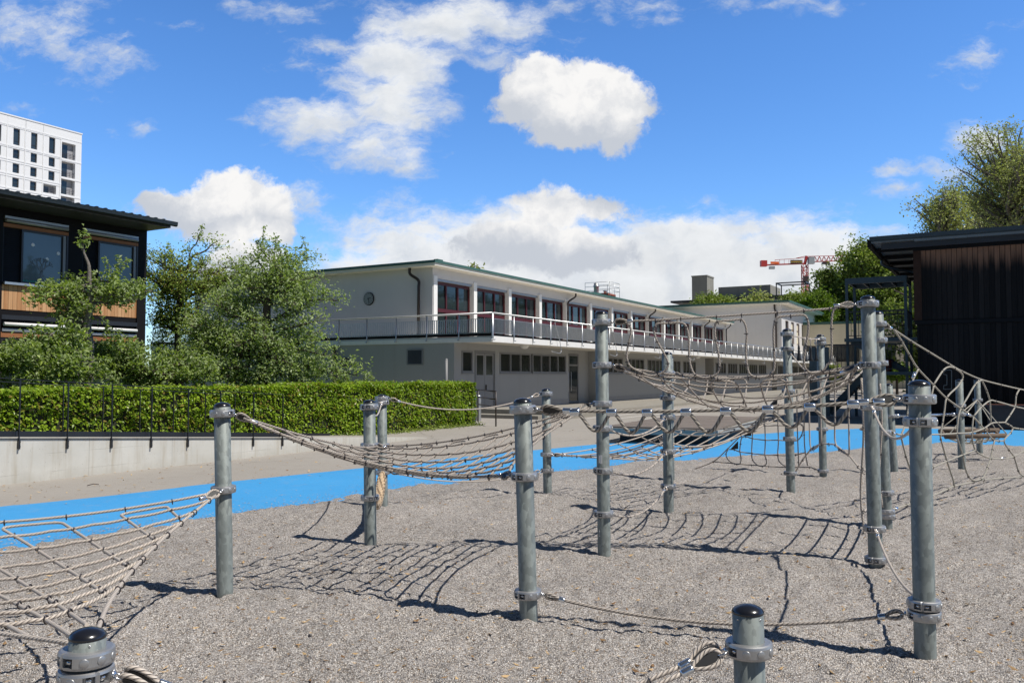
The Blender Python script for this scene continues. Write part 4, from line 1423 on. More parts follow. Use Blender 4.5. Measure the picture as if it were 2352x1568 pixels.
box_obj('winch', 'cabin', crane, -10.8, -9.2, -.5, .5, zc - 2.0, zc - 1.2)
box_obj('orange_banner', 'orange', crane, -10.6, -8.0, -.72, -.66, zc - .5, zc + .2)
bn_ = box_obj('dark_banner', 'crane_dark', crane, -4.6, -1.0, -.75, -.68, zc - .5, zc + .7)
bt = MB()
for k in range(9): bt.box(-4.3 + k * .36, -4.08 + k * .36, -.78, -.755, zc - .1 + (k % 2) * .08, zc + .32)
bt.build('banner_mark', 'yellow', bn_)
box_obj('cabin', 'cabin', crane, .9, 2.6, -1.3, .2, zc - .5, zc + 1.6)
MB().bar((0, 0, zc - .6), (.6, 0, zc + 2.0), .7).bar((-2.6, 0, zc + 1.3), (.6, 0, zc + 2.0), .2).build('tower_head', 'crane_red', crane)
jb = MB()
L = 46
for y_ in (-.55, .55): jb.bar((1, y_, zc + .2), (L, y_, zc + 1.6), .16)
jb.bar((1, 0, zc + 1.9), (L, 0, zc + 2.8), .16)
for k in range(32):
    x_ = 1 + k * 1.4; zb_ = zc + .2 + 1.4 * (x_ - 1) / (L - 1); zt2 = zc + 1.9 + .9 * (x_ - 1) / (L - 1)
    for y_ in (-.55, .55):
        jb.bar((x_, y_, zb_), (x_ + .7, 0, zt2), .11); jb.bar((x_ + .7, 0, zt2), (x_ + 1.4, y_, zb_ + .04), .11)
jb.build('jib', 'crane_red', crane)
MB().box(5.4, 7.4, -.7, .7, zc - .5, zc + .1).bar((6.4, 0, zc - 16), (6.4, 0, zc - .5), .06).build('trolley', 'crane_dark', crane)


# ================================================================== RAMP WALL, HANDRAILS, HEDGE
WL = Vector((-5.60, 15.3, 0))


def wtop(x): return max(.02, .455 - .0640 * x)


wall = MB()
x0, x1 = -14.0, 6.8
wall.add([(x0, 0, -.1), (x1, 0, -.1), (x1, 0, wtop(x1)), (x0, 0, wtop(x0)), (x0, .25, -.1), (x1, .25, -.1), (x1, .25, wtop(x1)), (x0, .25, wtop(x0))],
         [(0, 1, 2, 3), (5, 4, 7, 6), (3, 2, 6, 7), (1, 5, 6, 2), (4, 0, 3, 7)])
wo = wall.build('concrete_wall', 'concrete')
wo.location = WL; wo.rotation_euler = (0, 0, RZ)
tag(wo, 'pale board marked concrete retaining wall sloping down beside the blue rubber strip', 'wall')
rp = MB().add([S(WL, x0, .25, wtop(x0) - .07), S(WL, x1, .25, .006), S(WL, x1, 2.2, .006), S(WL, x0, 2.2, wtop(x0) - .07)], [(0, 1, 2, 3)]).build('ramp', 'asphalt')
tag(rp, kind='structure')


def wx_at(u):
    p = onplane(u, 900, WL, WL + DX)
    return (Vector((p.x, p.y, 0)) - WL).dot(DX)


near_rail = thing('ramp_railing', 'black thin railing bolted to the face of the concrete wall', 'railing', WL, RZ)
pxs = [wx_at(u) for u in (44, 155, 256, 347, 431, 503 * 1.158 if False else 505, 581, 648)]
pxs = [pxs[0] - 2 * (pxs[1] - pxs[0]), pxs[0] - (pxs[1] - pxs[0])] + pxs
for x_ in pxs:
    zt = wtop(x_) + .865
    po = MB().box(x_ - .006, x_ + .006, -.038, -.012, wtop(x_) - .17, zt).build('post', 'black_steel', near_rail)
    MB().box(x_ - .013, x_ + .013, -.045, -.003, wtop(x_) - .165, wtop(x_) - .03).build('foot_plate', 'black_steel', po)
    for dz in (.06, .13): MB().lathe([(.010, 0), (.010, .012), (0, .013)], 8, (x_ + .013, -.025, wtop(x_) - dz), axis=(1, 0, 0)).build('bolt', 'bolt', po)
xa, xb = pxs[0], pxs[-1]
MB().bar((xa, -.03, wtop(xa) + .87), (xb, -.03, wtop(xb) + .87), .03, .010).build('handrail', 'black_steel', near_rail)
kb = MB().bar((xa, .06, wtop(xa) + .055), (xb + .5, .06, wtop(xb + .5) + .055), .012, .085).bar((xa, -.012, wtop(xa) - .012), (xb + .5, -.012, wtop(xb + .5) - .012), .012, .012)
kb.build('kick_rail', 'black_steel', near_rail)
far_rail = thing('ramp_railing', 'black thin railing along the far side of the ramp in front of the hedge', 'railing', S(WL, 0, 1.72), RZ)
WLf = S(WL, 0, 1.72)
fx = []
for u in (145.6, 237, 322, 399, 472, 540):
    p = onplane(u, 900, WLf, WLf + DX); fx.append((Vector((p.x, p.y, 0)) - WLf).dot(DX))
fx = [fx[0] - 3.3, fx[0] - 1.65] + fx
for x_ in fx:
    MB().box(x_ - .006, x_ + .006, -.013, .013, wtop(x_) - .06, wtop(x_) + .86).build('post', 'black_steel', far_rail)
MB().bar((fx[0], 0, wtop(fx[0]) + .865), (fx[-1], 0, wtop(fx[-1]) + .865), .04, .012).build('handrail', 'black_steel', far_rail)
MB().bar((fx[0], .02, wtop(fx[0]) + .0), (fx[-1] + 3, .02, wtop(fx[-1] + 3) + .0), .012, .08).build('kick_rail', 'black_steel', far_rail)


# ------------------------------------------------------------------ leaves
def leaf_mesh(name, P, size, material, parent, up=.35, out=None, size_var=.35, aspect=.55):
    """folded leaf (two triangles) at every point of P; `out` gives the way a leaf mostly faces"""
    n = len(P)
    P = np.asarray(P)
    nrm = rng.normal(size=(n, 3)); nrm[:, 2] += up * 2
    nrm += np.array(SUN_DIR) * .75                       # leaves turn towards the light
    if out is not None: nrm += np.asarray(out) * 1.6
    nrm /= np.linalg.norm(nrm, axis=1, keepdims=True) + 1e-9
    d = rng.normal(size=(n, 3)); d[:, 2] -= .45
    d -= nrm * (d * nrm).sum(1, keepdims=True)
    d /= np.linalg.norm(d, axis=1, keepdims=True) + 1e-9
    s_ = np.cross(nrm, d)
    L = size * (1 + (rng.random(n) - .5) * 2 * size_var)[:, None]
    base = P - d * L * .5
    v = np.stack([base, P + s_ * L * aspect * .5 + nrm * L * .12, base + d * L - nrm * L * .14, P - s_ * L * aspect * .5 + nrm * L * .12], 1).reshape(-1, 3)
    i = np.arange(n)[:, None] * 4
    f = np.concatenate([i + np.array([[0, 1, 2]]), i + np.array([[0, 2, 3]])])
    return np_mesh(name, v, f, material, parent)


# hedge: twiggy core plus leaves pressed into its faces
HG = Vector((-1.15, 26.9, 0))
hedge = thing('hedge', 'long clipped bright green hedge in front of the apple trees', 'hedge', HG, RZ)
HL, HW, HH = 24.0, 1.15, 1.36
MB().box(-HL, -.10, .10, HW - .1, 0, HH - .12).build('branches', 'hedge_core', hedge)


def hedge_pts(n):
    out = []; nr = []
    a1, a2, a3 = HL * HH, HL * HW, HW * HH
    tot = a1 + a2 + a3
    for k in range(n):
        r_ = random.random() * tot
        dpt = abs(random.gauss(0, .05)) + (0.07 if random.random() < .3 else 0)
        if r_ < a1: x_, y_, z_ = -random.random() * HL, dpt, random.random() ** .85 * HH; q = (0, -1, .25)
        elif r_ < a1 + a2: x_, y_, z_ = -random.random() * HL, random.random() * HW, HH - dpt + (abs(random.gauss(0, .03)) if random.random() < .25 else 0); q = (0, -.3, 1)
        else: x_, y_, z_ = -dpt, random.random() * HW, random.random() * HH; q = (1, 0, .2)
        b = .13 * (float(vnoise(np.array([x_ * 1.7 + 50]), np.array([z_ * 2.4 + y_ * 2]), 5)[0]) - .5) + .06 * (float(vnoise(np.array([x_ * 5 + 90]), np.array([z_ * 6 + y_ * 4]), 6)[0]) - .5)
        out.append((x_, y_ + (b if q[1] == -1 else 0), z_ + (b if q[2] == 1 else 0))); nr.append(q)
    return np.array(out), np.array(nr)


hp, hn = hedge_pts(62000)
leaf_mesh('foliage', hp, .078, 'leaf_hedge', hedge, .25, hn, aspect=.62)
cl_ = []
for k in range(110):
    x_ = -random.random() * HL; y_ = random.random() * HW * .6; h_ = random.uniform(.03, .12)
    for j in range(7): cl_.append((x_ + random.gauss(0, .02), y_ + random.gauss(0, .02), HH + h_ * j / 7))
leaf_mesh('new_shoot', np.array(cl_), .05, 'leaf_bronze', hedge, .4)
gc = []
for k in range(1500):
    x_ = -random.random() * 9; gc.append((x_, -abs(random.gauss(0, .18)), abs(random.gauss(0, .05))))
gw = leaf_mesh('weeds', np.array(gc), .07, 'leaf_mid', None, .8)
gw.location = HG; gw.rotation_euler = (0, 0, RZ)
tag(gw, 'low weeds growing along the foot of the hedge', 'weeds', kind='stuff')


# ------------------------------------------------------------------ trees
def limb(p0, p1, r0, r1, n=7, wob=.08, droop=0.0):
    p0, p1 = Vector(p0), Vector(p1)
    L = (p1 - p0).length
    pts = []
    ph = [random.gauss(0, 1) for _ in range(6)]
    for i in range(n + 1):
        t = i / n
        q = p0.lerp(p1, t)
        k = math.sin(math.pi * t)
        q += Vector((ph[0] * math.sin(t * 5 + ph[1]), ph[2] * math.sin(t * 4 + ph[3]), ph[4] * math.sin(t * 6 + ph[5]) * .6)) * L * wob * k * .7
        q.z += droop * k * L
        pts.append(q)
    return pts, [r0 + (r1 - r0) * (i / n) ** .8 for i in range(n + 1)]


def make_tree(name, label, cat, trunk, limbs, leafm, barkm, leaf_size, dens, twig=.45, sub=7, mult=3.3, loc=(0, 0, 0), group=None, spread=.10, upness=.25, sub_len=.38, shoot=0, aspect=.5, thick=1.0, lim_r=.05):
    """trunk: list of (point, radius); limbs: list of (start, end); branches and twigs grow from the limbs, leaves sit on the twigs"""
    root = thing(name, label, cat, loc, 0, group)
    wood = MB()
    wood.tube(spline([p for p, r in trunk], 4), list(np.interp(np.linspace(0, len(trunk) - 1, (len(trunk) - 1) * 4 + 1), range(len(trunk)), [r for p, r in trunk])), 10)
    leaves = []
    for (a, b) in limbs:
        L = (Vector(b) - Vector(a)).length
        pts, rs = limb(a, b, min(lim_r, .02 + L * .022) * thick, .010 * thick, 8, .10)
        wood.tube(pts, rs, 7)
        axis = (Vector(b) - Vector(a)).normalized()
        ns = max(3, int(sub * L * (1.35 if mult > 2 else 1)))
        for k in range(ns):
            t = .22 + .78 * (k + random.random()) / ns
            i = min(int(t * 8), 7); q = pts[i].lerp(pts[i + 1], t * 8 - i)
            d = Vector((random.gauss(0, 1), random.gauss(0, 1), random.gauss(0, .7) + upness * 2)).normalized()
            d = (d + axis * .65).normalized()
            l2 = random.uniform(.5, 1.15) * sub_len * (1.15 - .45 * t)
            bp, br = limb(q, q + d * l2, .012 * thick, .004 * thick, 5, .12)
            wood.tube(bp, br, 5, cap=False)
            nt = max(2, int(l2 / .10))
            for j in range(nt):
                t2 = .3 + .7 * (j + random.random()) / nt
                i2 = min(int(t2 * 5), 4); q2 = bp[i2].lerp(bp[i2 + 1], t2 * 5 - i2)
                d2 = (Vector((random.gauss(0, 1), random.gauss(0, 1), random.gauss(0, .8) + upness)) + d * .8).normalized()
                l3 = twig * random.uniform(.3, 1.0) * .5
                e = q2 + d2 * l3
                wood.tube([q2, q2.lerp(e, .5) + Vector((0, 0, .01)), e], [.005 * thick, .004 * thick, .003 * thick], 4, cap=False)
                nl = max(2, int(dens * mult * (.6 + l3 / twig)))
                for _ in range(nl):
                    t3 = random.random() ** .7
                    c_ = q2.lerp(e, t3)
                    leaves.append((c_.x + random.gauss(0, spread), c_.y + random.gauss(0, spread), c_.z + random.gauss(0, spread * .8)))
    for k in range(shoot):
        a = random.choice(limbs)[1]
        a = Vector(a); e = a + Vector((random.gauss(0, .12), random.gauss(0, .12), random.uniform(.35, .8)))
        wood.tube([a, a.lerp(e, .5), e], [.008, .006, .003], 5, cap=False)
        for j in range(48):
            c_ = a.lerp(e, random.random()); leaves.append((c_.x + random.gauss(0, .045), c_.y + random.gauss(0, .045), c_.z + random.gauss(0, .02)))
    wood.build('trunk', barkm, root)
    leaf_mesh('crown', np.array(leaves), leaf_size, leafm, root, .3, None, .4, aspect)
    return root


def fill_limbs(lm, trunk, Y, ells, n, dmax=1.0):
    """more limbs whose tips spread through flattened crown cells (centre, half sizes in picture units at depth Y)"""
    tp = [p for p, r in trunk]
    for (u, v, ru, rv) in ells:
        k = 0
        while k < n:
            a, b_, c_ = random.uniform(-1, 1), random.uniform(-1, 1), random.uniform(-1, 1)
            if a * a + b_ * b_ + c_ * c_ > 1: continue
            e = V3(u + a * ru, v + b_ * rv, Y, c_ * min(dmax, ru / F * Y * .8))
            st = min(tp, key=lambda p: (p - e).length + max(0, p.z - e.z + .25) * 1.5)
            if (st - e).length > 1.3: st = st.lerp(e, .35) + Vector((0, 0, -.08))
            lm.append((st, e)); k += 1
    return lm


def V3(u, v, Y, dy=0.0):
    p = at(u, v, Y); p.y += dy
    return p


random.seed(21)
# apple tree in front of the timber school (espalier-like tiers on a leaning stem)
Y1 = 18.0
tr = [(V3(198, 985, Y1), .11), (V3(200, 900, Y1), .10), (V3(206, 800, Y1), .09), (V3(200, 748, Y1), .085), (V3(208, 700, Y1), .065), (V3(205, 650, Y1), .05), (V3(204, 610, Y1), .035), (V3(194, 583, Y1), .025), (V3(188, 556, Y1), .012)]
lm = []
for (u0, v0, u1, v1, dy) in ((204, 655, 95, 688, -.4), (204, 655, 130, 655, .3), (206, 645, 250, 640, .2), (206, 668, 320, 690, -.3), (206, 690, 270, 700, .4), (206, 700, 300, 655, -.1), (204, 700, 175, 720, .5), (204, 690, 340, 665, .2),
                             (200, 690, 150, 700, .2), (189, 575, 190, 552, 0), (206, 690, 225, 715, -.3), (206, 670, 165, 662, -.2)):
    lm.append((V3(u0, v0, Y1), V3(u1, v1, Y1, dy)))
fill_limbs(lm, tr, Y1, [(265, 672, 65, 30), (120, 672, 50, 20), (160, 705, 40, 14)], 4, .5)
make_tree('apple_tree', 'apple tree with leaning bare stem and one leafy tip in front of orange panels', 'tree', tr, lm, 'leaf_apple', 'bark_grey', .092, 6.0, .32, 7, mult=2.5, spread=.085, sub_len=.32, shoot=4)
# wide low tiers below (second tree, gnarled horizontal boughs)
Y2 = 17.3
tr = [(V3(60, 1000, Y2), .12), (V3(62, 900, Y2), .11), (V3(75, 850, Y2), .09), (V3(90, 800, Y2), .05), (V3(120, 765, Y2), .03)]
lm = []
for (u0, v0, u1, v1, dy) in ((70, 870, -40, 830, 0), (72, 860, 20, 800, -.4), (80, 845, 120, 770, -.2), (85, 840, 150, 800, .3), (80, 850, 210, 830, -.2), (75, 870, 160, 865, -.5), (70, 880, -20, 870, .3), (75, 860, 60, 790, .4), (70, 880, 90, 880, -.5),
                             (90, 810, 170, 760, .2), (80, 840, 30, 840, -.3), (85, 850, 240, 870, .2), (70, 870, 120, 840, -.6), (80, 840, 90, 810, -.5)):
    lm.append((V3(u0, v0, Y2), V3(u1, v1, Y2, dy)))
fill_limbs(lm, tr, Y2, [(40, 835, 85, 50), (140, 805, 60, 50), (150, 850, 80, 35)], 6)
make_tree('apple_tree', 'low spreading apple tree at the left edge, in front of the lower windows', 'tree', tr, lm, 'leaf_apple', 'bark_grey', .095, 6.0, .36, 8, spread=.09, sub_len=.42, shoot=5)
Y2 = 18.6
tr = [(V3(350, 1000, Y2), .12), (V3(346, 890, Y2), .11), (V3(330, 850, Y2), .09), (V3(300, 830, Y2), .07)]
lm = []
for (u0, v0, u1, v1, dy) in ((335, 852, 200, 815, 0), (330, 850, 260, 770, .2), (335, 850, 290, 800, -.4), (340, 865, 230, 860, -.3), (345, 870, 280, 875, .3), (345, 840, 480, 838, 0), (345, 850, 440, 865, -.3), (345, 870, 400, 880, .2),
                             (345, 860, 420, 815, .2), (330, 845, 225, 790, .4), (340, 870, 330, 840, -.5), (345, 870, 490, 870, -.2), (345, 870, 380, 850, -.5)):
    lm.append((V3(u0, v0, Y2), V3(u1, v1, Y2, dy)))
fill_limbs(lm, tr, Y2, [(270, 820, 80, 45), (300, 862, 120, 22), (430, 862, 80, 22)], 6)
make_tree('apple_tree', 'old apple tree with dark gnarled sideways boughs just above the hedge', 'tree', tr, lm, 'leaf_apple', 'bark', .088, 5.0, .34, 7, spread=.08, sub_len=.38, lim_r=.085, shoot=4)
# big grey green apple tree in front of the school end wall
Y3 = 22.5
tr = [(V3(600, 985, Y3), .16), (V3(603, 900, Y3), .15), (V3(607, 820, Y3), .13), (V3(612, 740, Y3), .115), (V3(614, 690, Y3), .10), (V3(622, 660, Y3), .085), (V3(628, 620, Y3), .06), (V3(630, 590, Y3), .035)]
lm = []
for (u0, v0, u1, v1, dy) in ((626, 640, 700, 588, .3), (628, 610, 660, 600, 0), (622, 655, 735, 640, -.4), (618, 670, 770, 690, .2), (612, 700, 560, 640, -.3), (612, 695, 520, 690, .3), (614, 700, 700, 700, -.7),
                             (610, 740, 490, 700, -.6), (610, 740, 540, 760, .7), (608, 760, 735, 740, -.3), (608, 770, 700, 780, .7), (606, 790, 770, 820, -.4), (606, 800, 690, 840, -.9), (604, 820, 770, 865, .1),
                             (604, 810, 500, 790, -.5), (604, 820, 470, 830, .3), (603, 830, 540, 850, -.9), (603, 840, 640, 865, -1.0), (602, 850, 720, 880, -.5), (602, 860, 470, 875, -.4), (604, 830, 600, 860, .8),
                             (610, 740, 640, 790, -1.1), (608, 760, 570, 800, -1.1), (626, 650, 590, 600, .2), (626, 640, 665, 640, -.6), (622, 660, 580, 670, -.8), (628, 620, 600, 575, .1), (606, 800, 660, 800, 1.0), (604, 820, 820, 862, .0)):
    lm.append((V3(u0, v0, Y3), V3(u1, v1, Y3, dy)))
fill_limbs(lm, tr, Y3, [(560, 720, 120, 80), (640, 800, 140, 70), (690, 690, 60, 70), (500, 800, 90, 70), (640, 640, 60, 40), (600, 850, 170, 30), (475, 770, 60, 60), (580, 660, 60, 40)], 7)
t3 = make_tree('apple_tree', 'large grey green apple tree with a bare top shoot before the clock wall', 'tree', tr, lm, 'leaf_grey', 'bark', .092, 4.6, .38, 5.0, spread=.15, sub_len=.50, lim_r=.07, shoot=26)
a = V3(628, 610, Y3); e = V3(634, 556, Y3)
MB().tube([a, a.lerp(e, .5), e], [.014, .01, .006], 6).build('top_shoot', 'bark', t3)
leaf_mesh('top_leaves', np.array([e + Vector((random.gauss(0, .06), random.gauss(0, .06), random.gauss(.03, .10))) for _ in range(34)]), .10, 'leaf_grey', t3)
# bronze leaved tree behind it
Y4 = 27.5
tr = [(V3(415, 985, Y4), .16), (V3(412, 850, Y4), .14), (V3(408, 760, Y4), .11), (V3(412, 680, Y4), .08), (V3(425, 630, Y4), .05), (V3(440, 590, Y4), .03)]
lm = []
for (u0, v0, u1, v1, dy) in ((430, 620, 455, 552, 0), (440, 590, 495, 553, .2), (420, 640, 375, 580, .2), (420, 650, 345, 590, -.4), (415, 680, 350, 640, .4), (418, 670, 480, 600, -.4), (415, 690, 560, 620, .2), (415, 700, 590, 585, .3), (412, 710, 520, 660, -.5),
                             (412, 720, 345, 680, -.3), (412, 720, 470, 690, .6), (410, 750, 350, 740, .3), (410, 750, 470, 750, -.5), (410, 770, 540, 730, 0), (410, 790, 360, 790, -.3), (410, 800, 460, 810, .3), (412, 700, 420, 640, -.7), (412, 680, 400, 610, .4), (415, 690, 450, 640, .6)):
    lm.append((V3(u0, v0, Y4), V3(u1, v1, Y4, dy)))
fill_limbs(lm, tr, Y4, [(430, 650, 85, 75), (520, 630, 60, 40), (400, 740, 65, 70), (480, 720, 80, 60), (372, 690, 40, 90), (365, 650, 34, 60), (368, 745, 32, 50), (455, 800, 40, 50), (400, 640, 60, 60)], 7)
make_tree('fruit_tree', 'taller loose bronze green tree beside the dark timber school corner', 'tree', tr, lm, 'leaf_bronze', 'bark', .092, 3.4, .42, 4.6, spread=.16, sub_len=.58, shoot=22, mult=2.7)
# small shrub sprigs peeping over the hedge
for (u, v, h, lab) in ((840, 868, .45, 'small leafy sprig above the hedge under the louvred vent'), (783, 858, .75, 'thin leafy shrub tip above the hedge by the dark downpipe')):
    b = V3(u, 915, 27.0); b.z = .6
    lm = [(b, V3(u + random.uniform(-22, 22), v + random.uniform(-8, 16), 27.0, random.uniform(-.3, .3))) for _ in range(6)]
    make_tree('shrub', lab, 'shrub', [(Vector((b.x, b.y, 0)), .03), (b, .02)], lm, 'leaf_grey', 'bark', .085, 4, .3, 4, sub_len=.25, spread=.05)


def crown_tree(name, label, u, vtop, vbot, ru, Y, leafm, barkm, n_limb, leaf_size, dens, sub=1.0, gaps=.3, base_z=0, upness=.3, spread=.35, shape=1.0, twig=1.2, group=None, thick=3.0, seed=1, aspect=.6, mult=1.0):
    """free standing tree: limbs reach from the stem to points spread through an uneven crown"""
    random.seed(seed)
    top = at(u, vtop, Y); bot = at(u, vbot, Y)
    rx = ru / F * Y
    H = top.z - bot.z
    b = Vector((bot.x, Y, base_z))
    sp = max(bot.z - H * .05, base_z + 1.0)
    st = Vector((bot.x, Y, sp)); md = Vector((bot.x + rx * .1, Y, bot.z + H * .5))
    r0 = max(.12, H * .022)
    trunk = [(b, r0), (st, r0 * .8), (md, r0 * .45), (Vector((bot.x + rx * .05, Y, bot.z + H * .85)), r0 * .15)]
    lobes = [(random.uniform(-1, 1), random.uniform(-1, 1), random.uniform(.1, 1.0)) for _ in range(9)]
    limbs = []
    k = 0
    while len(limbs) < n_limb and k < n_limb * 30:
        k += 1
        x_, y_, z_ = random.uniform(-1, 1), random.uniform(-1, 1), random.uniform(0, 1)
        zc_ = (z_ - .42) / .58 if z_ > .42 else (z_ - .42) / .42
        if x_ * x_ + y_ * y_ + zc_ * zc_ * shape > 1: continue
        if min((x_ - a) ** 2 + (y_ - b_) ** 2 + (z_ - c_) ** 2 * 2 for a, b_, c_ in lobes) > gaps: continue
        end = Vector((bot.x + x_ * rx, Y + y_ * rx, bot.z + z_ * H))
        t = max(0.0, min(.95, z_ * .75 - .12))
        s0 = st.lerp(Vector((bot.x + rx * .05, Y, bot.z + H * .85)), t)
        limbs.append((s0, end))
    return make_tree(name, label, 'tree', trunk, limbs, leafm, barkm, leaf_size, dens, twig, sub, group=group, spread=spread, upness=upness, sub_len=H * .16, thick=thick, lim_r=.12, aspect=aspect, mult=mult)


# plane trees behind the black hall
crown_tree('plane_tree', 'tall airy pale plane tree rising over the hall roof at the right edge', 2330, 268, 560, 150, 62, 'leaf_plane', 'bark_grey', 105, .20, 5.4, .50, .36, spread=.40, twig=1.3, seed=5, thick=1.7)
crown_tree('plane_tree', 'smaller airy pale plane tree left of the taller one over the hall roof', 2165, 398, 590, 72, 58, 'leaf_plane', 'bark_grey', 66, .19, 5.0, .70, .36, spread=.34, twig=1.1, seed=6, thick=1.6)
crown_tree('plane_tree', 'airy plane tree whose crown fills the gap behind the two others', 2265, 395, 600, 85, 72, 'leaf_plane', 'bark_grey', 60, .20, 5.0, .6, .40, spread=.40, twig=1.2, seed=8, thick=1.6)
# low broad trees hidden behind the hall; the school windows mirror them
for i, (x_, y_, h_) in enumerate(((31, 50, 9.5), (43, 62, 10.5), (54, 74, 12), (25, 46, 8.5))):
    u_ = 1176 + F * x_ / y_
    crown_tree('broadleaf_tree', ('bushy dark tree hidden behind the black hall, nearest to its corner', 'bushy dark tree hidden behind the black hall, second along', 'bushy dark tree hidden behind the black hall, farthest along', 'lowest bushy tree hidden close behind the black hall')[i], u_, 862 - (h_ - 1.6) / y_ * F, 862, 4.2 / y_ * F, y_, 'leaf_dark', 'bark', 90, 0.29, 11.5, .5, .9, spread=.45, twig=1.4, seed=50 + i)
# green trees behind the gym
crown_tree('lime_tree', 'tall dense green tree beside the black hall, highest of the row', 2012, 560, 790, 94, 118, 'leaf_mid', 'bark', 210, 0.43, 14.9, .42, .5, spread=.65, twig=2.0, seed=11)
crown_tree('lime_tree', 'dense dark green tree behind the steel staircase', 2055, 600, 800, 70, 122, 'leaf_dark', 'bark', 150, 0.43, 14.9, .45, .6, spread=.65, twig=2.0, seed=12)
crown_tree('broadleaf_tree', 'mid green tree leaning out left of the tallest tree', 1918, 615, 780, 50, 121, 'leaf_dark', 'bark', 90, 0.41, 14.9, .45, .6, spread=.6, twig=1.8, seed=13)
crown_tree('larch_tree', 'light yellow green feathery tree behind the white building corner', 1870, 672, 760, 46, 114, 'leaf_light', 'bark', 110, 0.32, 16.1, .6, .7, spread=.5, twig=1.5, seed=14)
crown_tree('larch_tree', 'dark olive bush tree left of the light yellow green one', 1826, 676, 748, 40, 116, 'leaf_mid', 'bark', 90, 0.35, 14.9, .6, .7, spread=.5, twig=1.5, seed=15)
crown_tree('thin_tree', 'thin sparse olive tree in front of the grey institute building', 1740, 664, 738, 46, 118, 'leaf_plane', 'bark', 46, .55, 3.6, .5, .5, spread=.45, twig=1.5, seed=16, thick=2)
crown_tree('maple_tree', 'round bright green maple crown in front of the concrete tower', 1640, 680, 745, 50, 112, 'leaf_mid', 'bark', 120, 0.36, 14.9, .6, .7, spread=.5, twig=1.4, seed=17)
crown_tree('far_tree', 'tiny tree top showing over the school roof edge', 1088, 600, 665, 20, 95, 'leaf_plane', 'bark', 26, .45, 4, .7, .8, spread=.3, twig=.9, seed=18)
# shrubs behind the stairs
for i, (u, v, Y, ru, lab, lf) in enumerate(((2060, 838, 70, 30, 'yellow green shrub behind the guard rail of the steel stairs', 'leaf_light'), (1905, 838, 88, 34, 'low green shrub left of the steel stairs by the yard edge', 'leaf_mid'), (1975, 845, 92, 40, 'green shrub in the yard behind the tall rope post', 'leaf_mid'), (2120, 842, 80, 40, 'shrub half hidden behind the black hall corner', 'leaf_light'))):
    crown_tree('shrub', lab, u, v, 868, ru, Y, lf, 'bark', 40, .32, 6, 1.2, .9, spread=.22, twig=.7, seed=30 + i, thick=1.5)
# plant in the pot
random.seed(4)
pb = pp + Vector((0, 0, .4))
lmx = [(pb, pb + Vector((random.gauss(0, .12), random.gauss(0, .12), random.uniform(.12, .42)))) for _ in range(12)]
wd = MB()
lv_ = []
for a, b in lmx:
    wd.tube([a - pp, b - pp], .006, 5)
    for _ in range(26):
        q_ = a.lerp(b, random.uniform(.3, 1.1)) - pp; lv_.append((q_.x + random.gauss(0, .05), q_.y + random.gauss(0, .05), q_.z + random.gauss(0, .05)))
wd.build('stem', 'bark', fp)
leaf_mesh('leaves', np.array(lv_), .09, 'leaf_dark', fp)


# ================================================================== ROPE PLAYGROUND
PR = .057          # post radius
RR = .0088         # net rope radius


def clamp_mesh(name, seed):
    """cast ring with two bolted pockets and round bosses; real recesses in its rim"""
    n = 72
    rows = [(.0575, -.027), (.078, -.027), (.0845, -.0235), (.087, -.0155), (.087, .0155), (.0845, .0235), (.078, .027), (.0575, .027)]
    mb = MB()
    vs = []
    def pocket(a):
        a = (a + math.pi) % (2 * math.pi) - math.pi
        return (.09 < abs(a) < .52) or (math.pi - .52 < abs(a) < math.pi - .09)
    def split(a):
        a = (a + math.pi) % (2 * math.pi) - math.pi
        return abs(a) < .03 or abs(abs(a) - math.pi) < .03
    for (r, z) in rows:
        for k in range(n):
            a = 2 * math.pi * k / n
            rr = r
            if split(a) and r > .07: rr = r - .006
            vs.append((rr * math.cos(a), rr * math.sin(a), z))
    fs = []
    inner_faces = []
    for i in range(len(rows) - 1):
        for k in range(n):
            k2 = (k + 1) % n
            am = 2 * math.pi * (k + .5) / n
            if i == 3 and pocket(am): inner_faces.append((k, k2)); continue
            fs.append((i * n + k, i * n + k2, (i + 1) * n + k2, (i + 1) * n + k))
    mb.add(vs, fs, False)
    # pocket walls and floor
    for k, k2 in inner_faces:
        a, b = 2 * math.pi * k / n, 2 * math.pi * k2 / n
        q = [(r * math.cos(t), r * math.sin(t), z) for r, z in ((.087, -.0155), (.064, -.013), (.064, .013), (.087, .0155)) for t in (a, b)]
        mb.add(q, [(0, 1, 3, 2), (2, 3, 5, 4), (4, 5, 7, 6)])
        for t, s_ in ((a, 2 * math.pi * (k - .5) / n), (b, 2 * math.pi * (k2 + .5) / n)):
            if not pocket(s_):
                mb.add([(.087 * math.cos(t), .087 * math.sin(t), -.0155), (.064 * math.cos(t), .064 * math.sin(t), -.013), (.064 * math.cos(t), .064 * math.sin(t), .013), (.087 * math.cos(t), .087 * math.sin(t), .0155)], [(0, 1, 2, 3)])
    for a in (.95, 1.57, 2.19, -.95, -1.57, -2.19):
        ax = (math.cos(a), math.sin(a), 0)
        mb.lathe([(.0145, -.004), (.0145, .0026), (.0130, .0036), (0, .0038)], 16, (.0855 * ax[0], .0855 * ax[1], 0), axis=ax)
    bolts = []
    for a in (.30, -.30, math.pi - .30, math.pi + .30):
        c_ = Vector((.074 * math.cos(a), .074 * math.sin(a), 0))
        t = Vector((-math.sin(a), math.cos(a), 0))
        b = MB().lathe([(0, -.009), (.0085, -.008), (.0085, .006), (.006, .009), (0, .0095)], 10, c_, axis=t).build('bolt', 'bolt')
        bolts.append(b.data); bpy.data.objects.remove(b)
    o = mb.build(name, 'alu'); d = o.data; bpy.data.objects.remove(o)
    return d, bolts


CLM, BOM = clamp_mesh('clamp', 1)


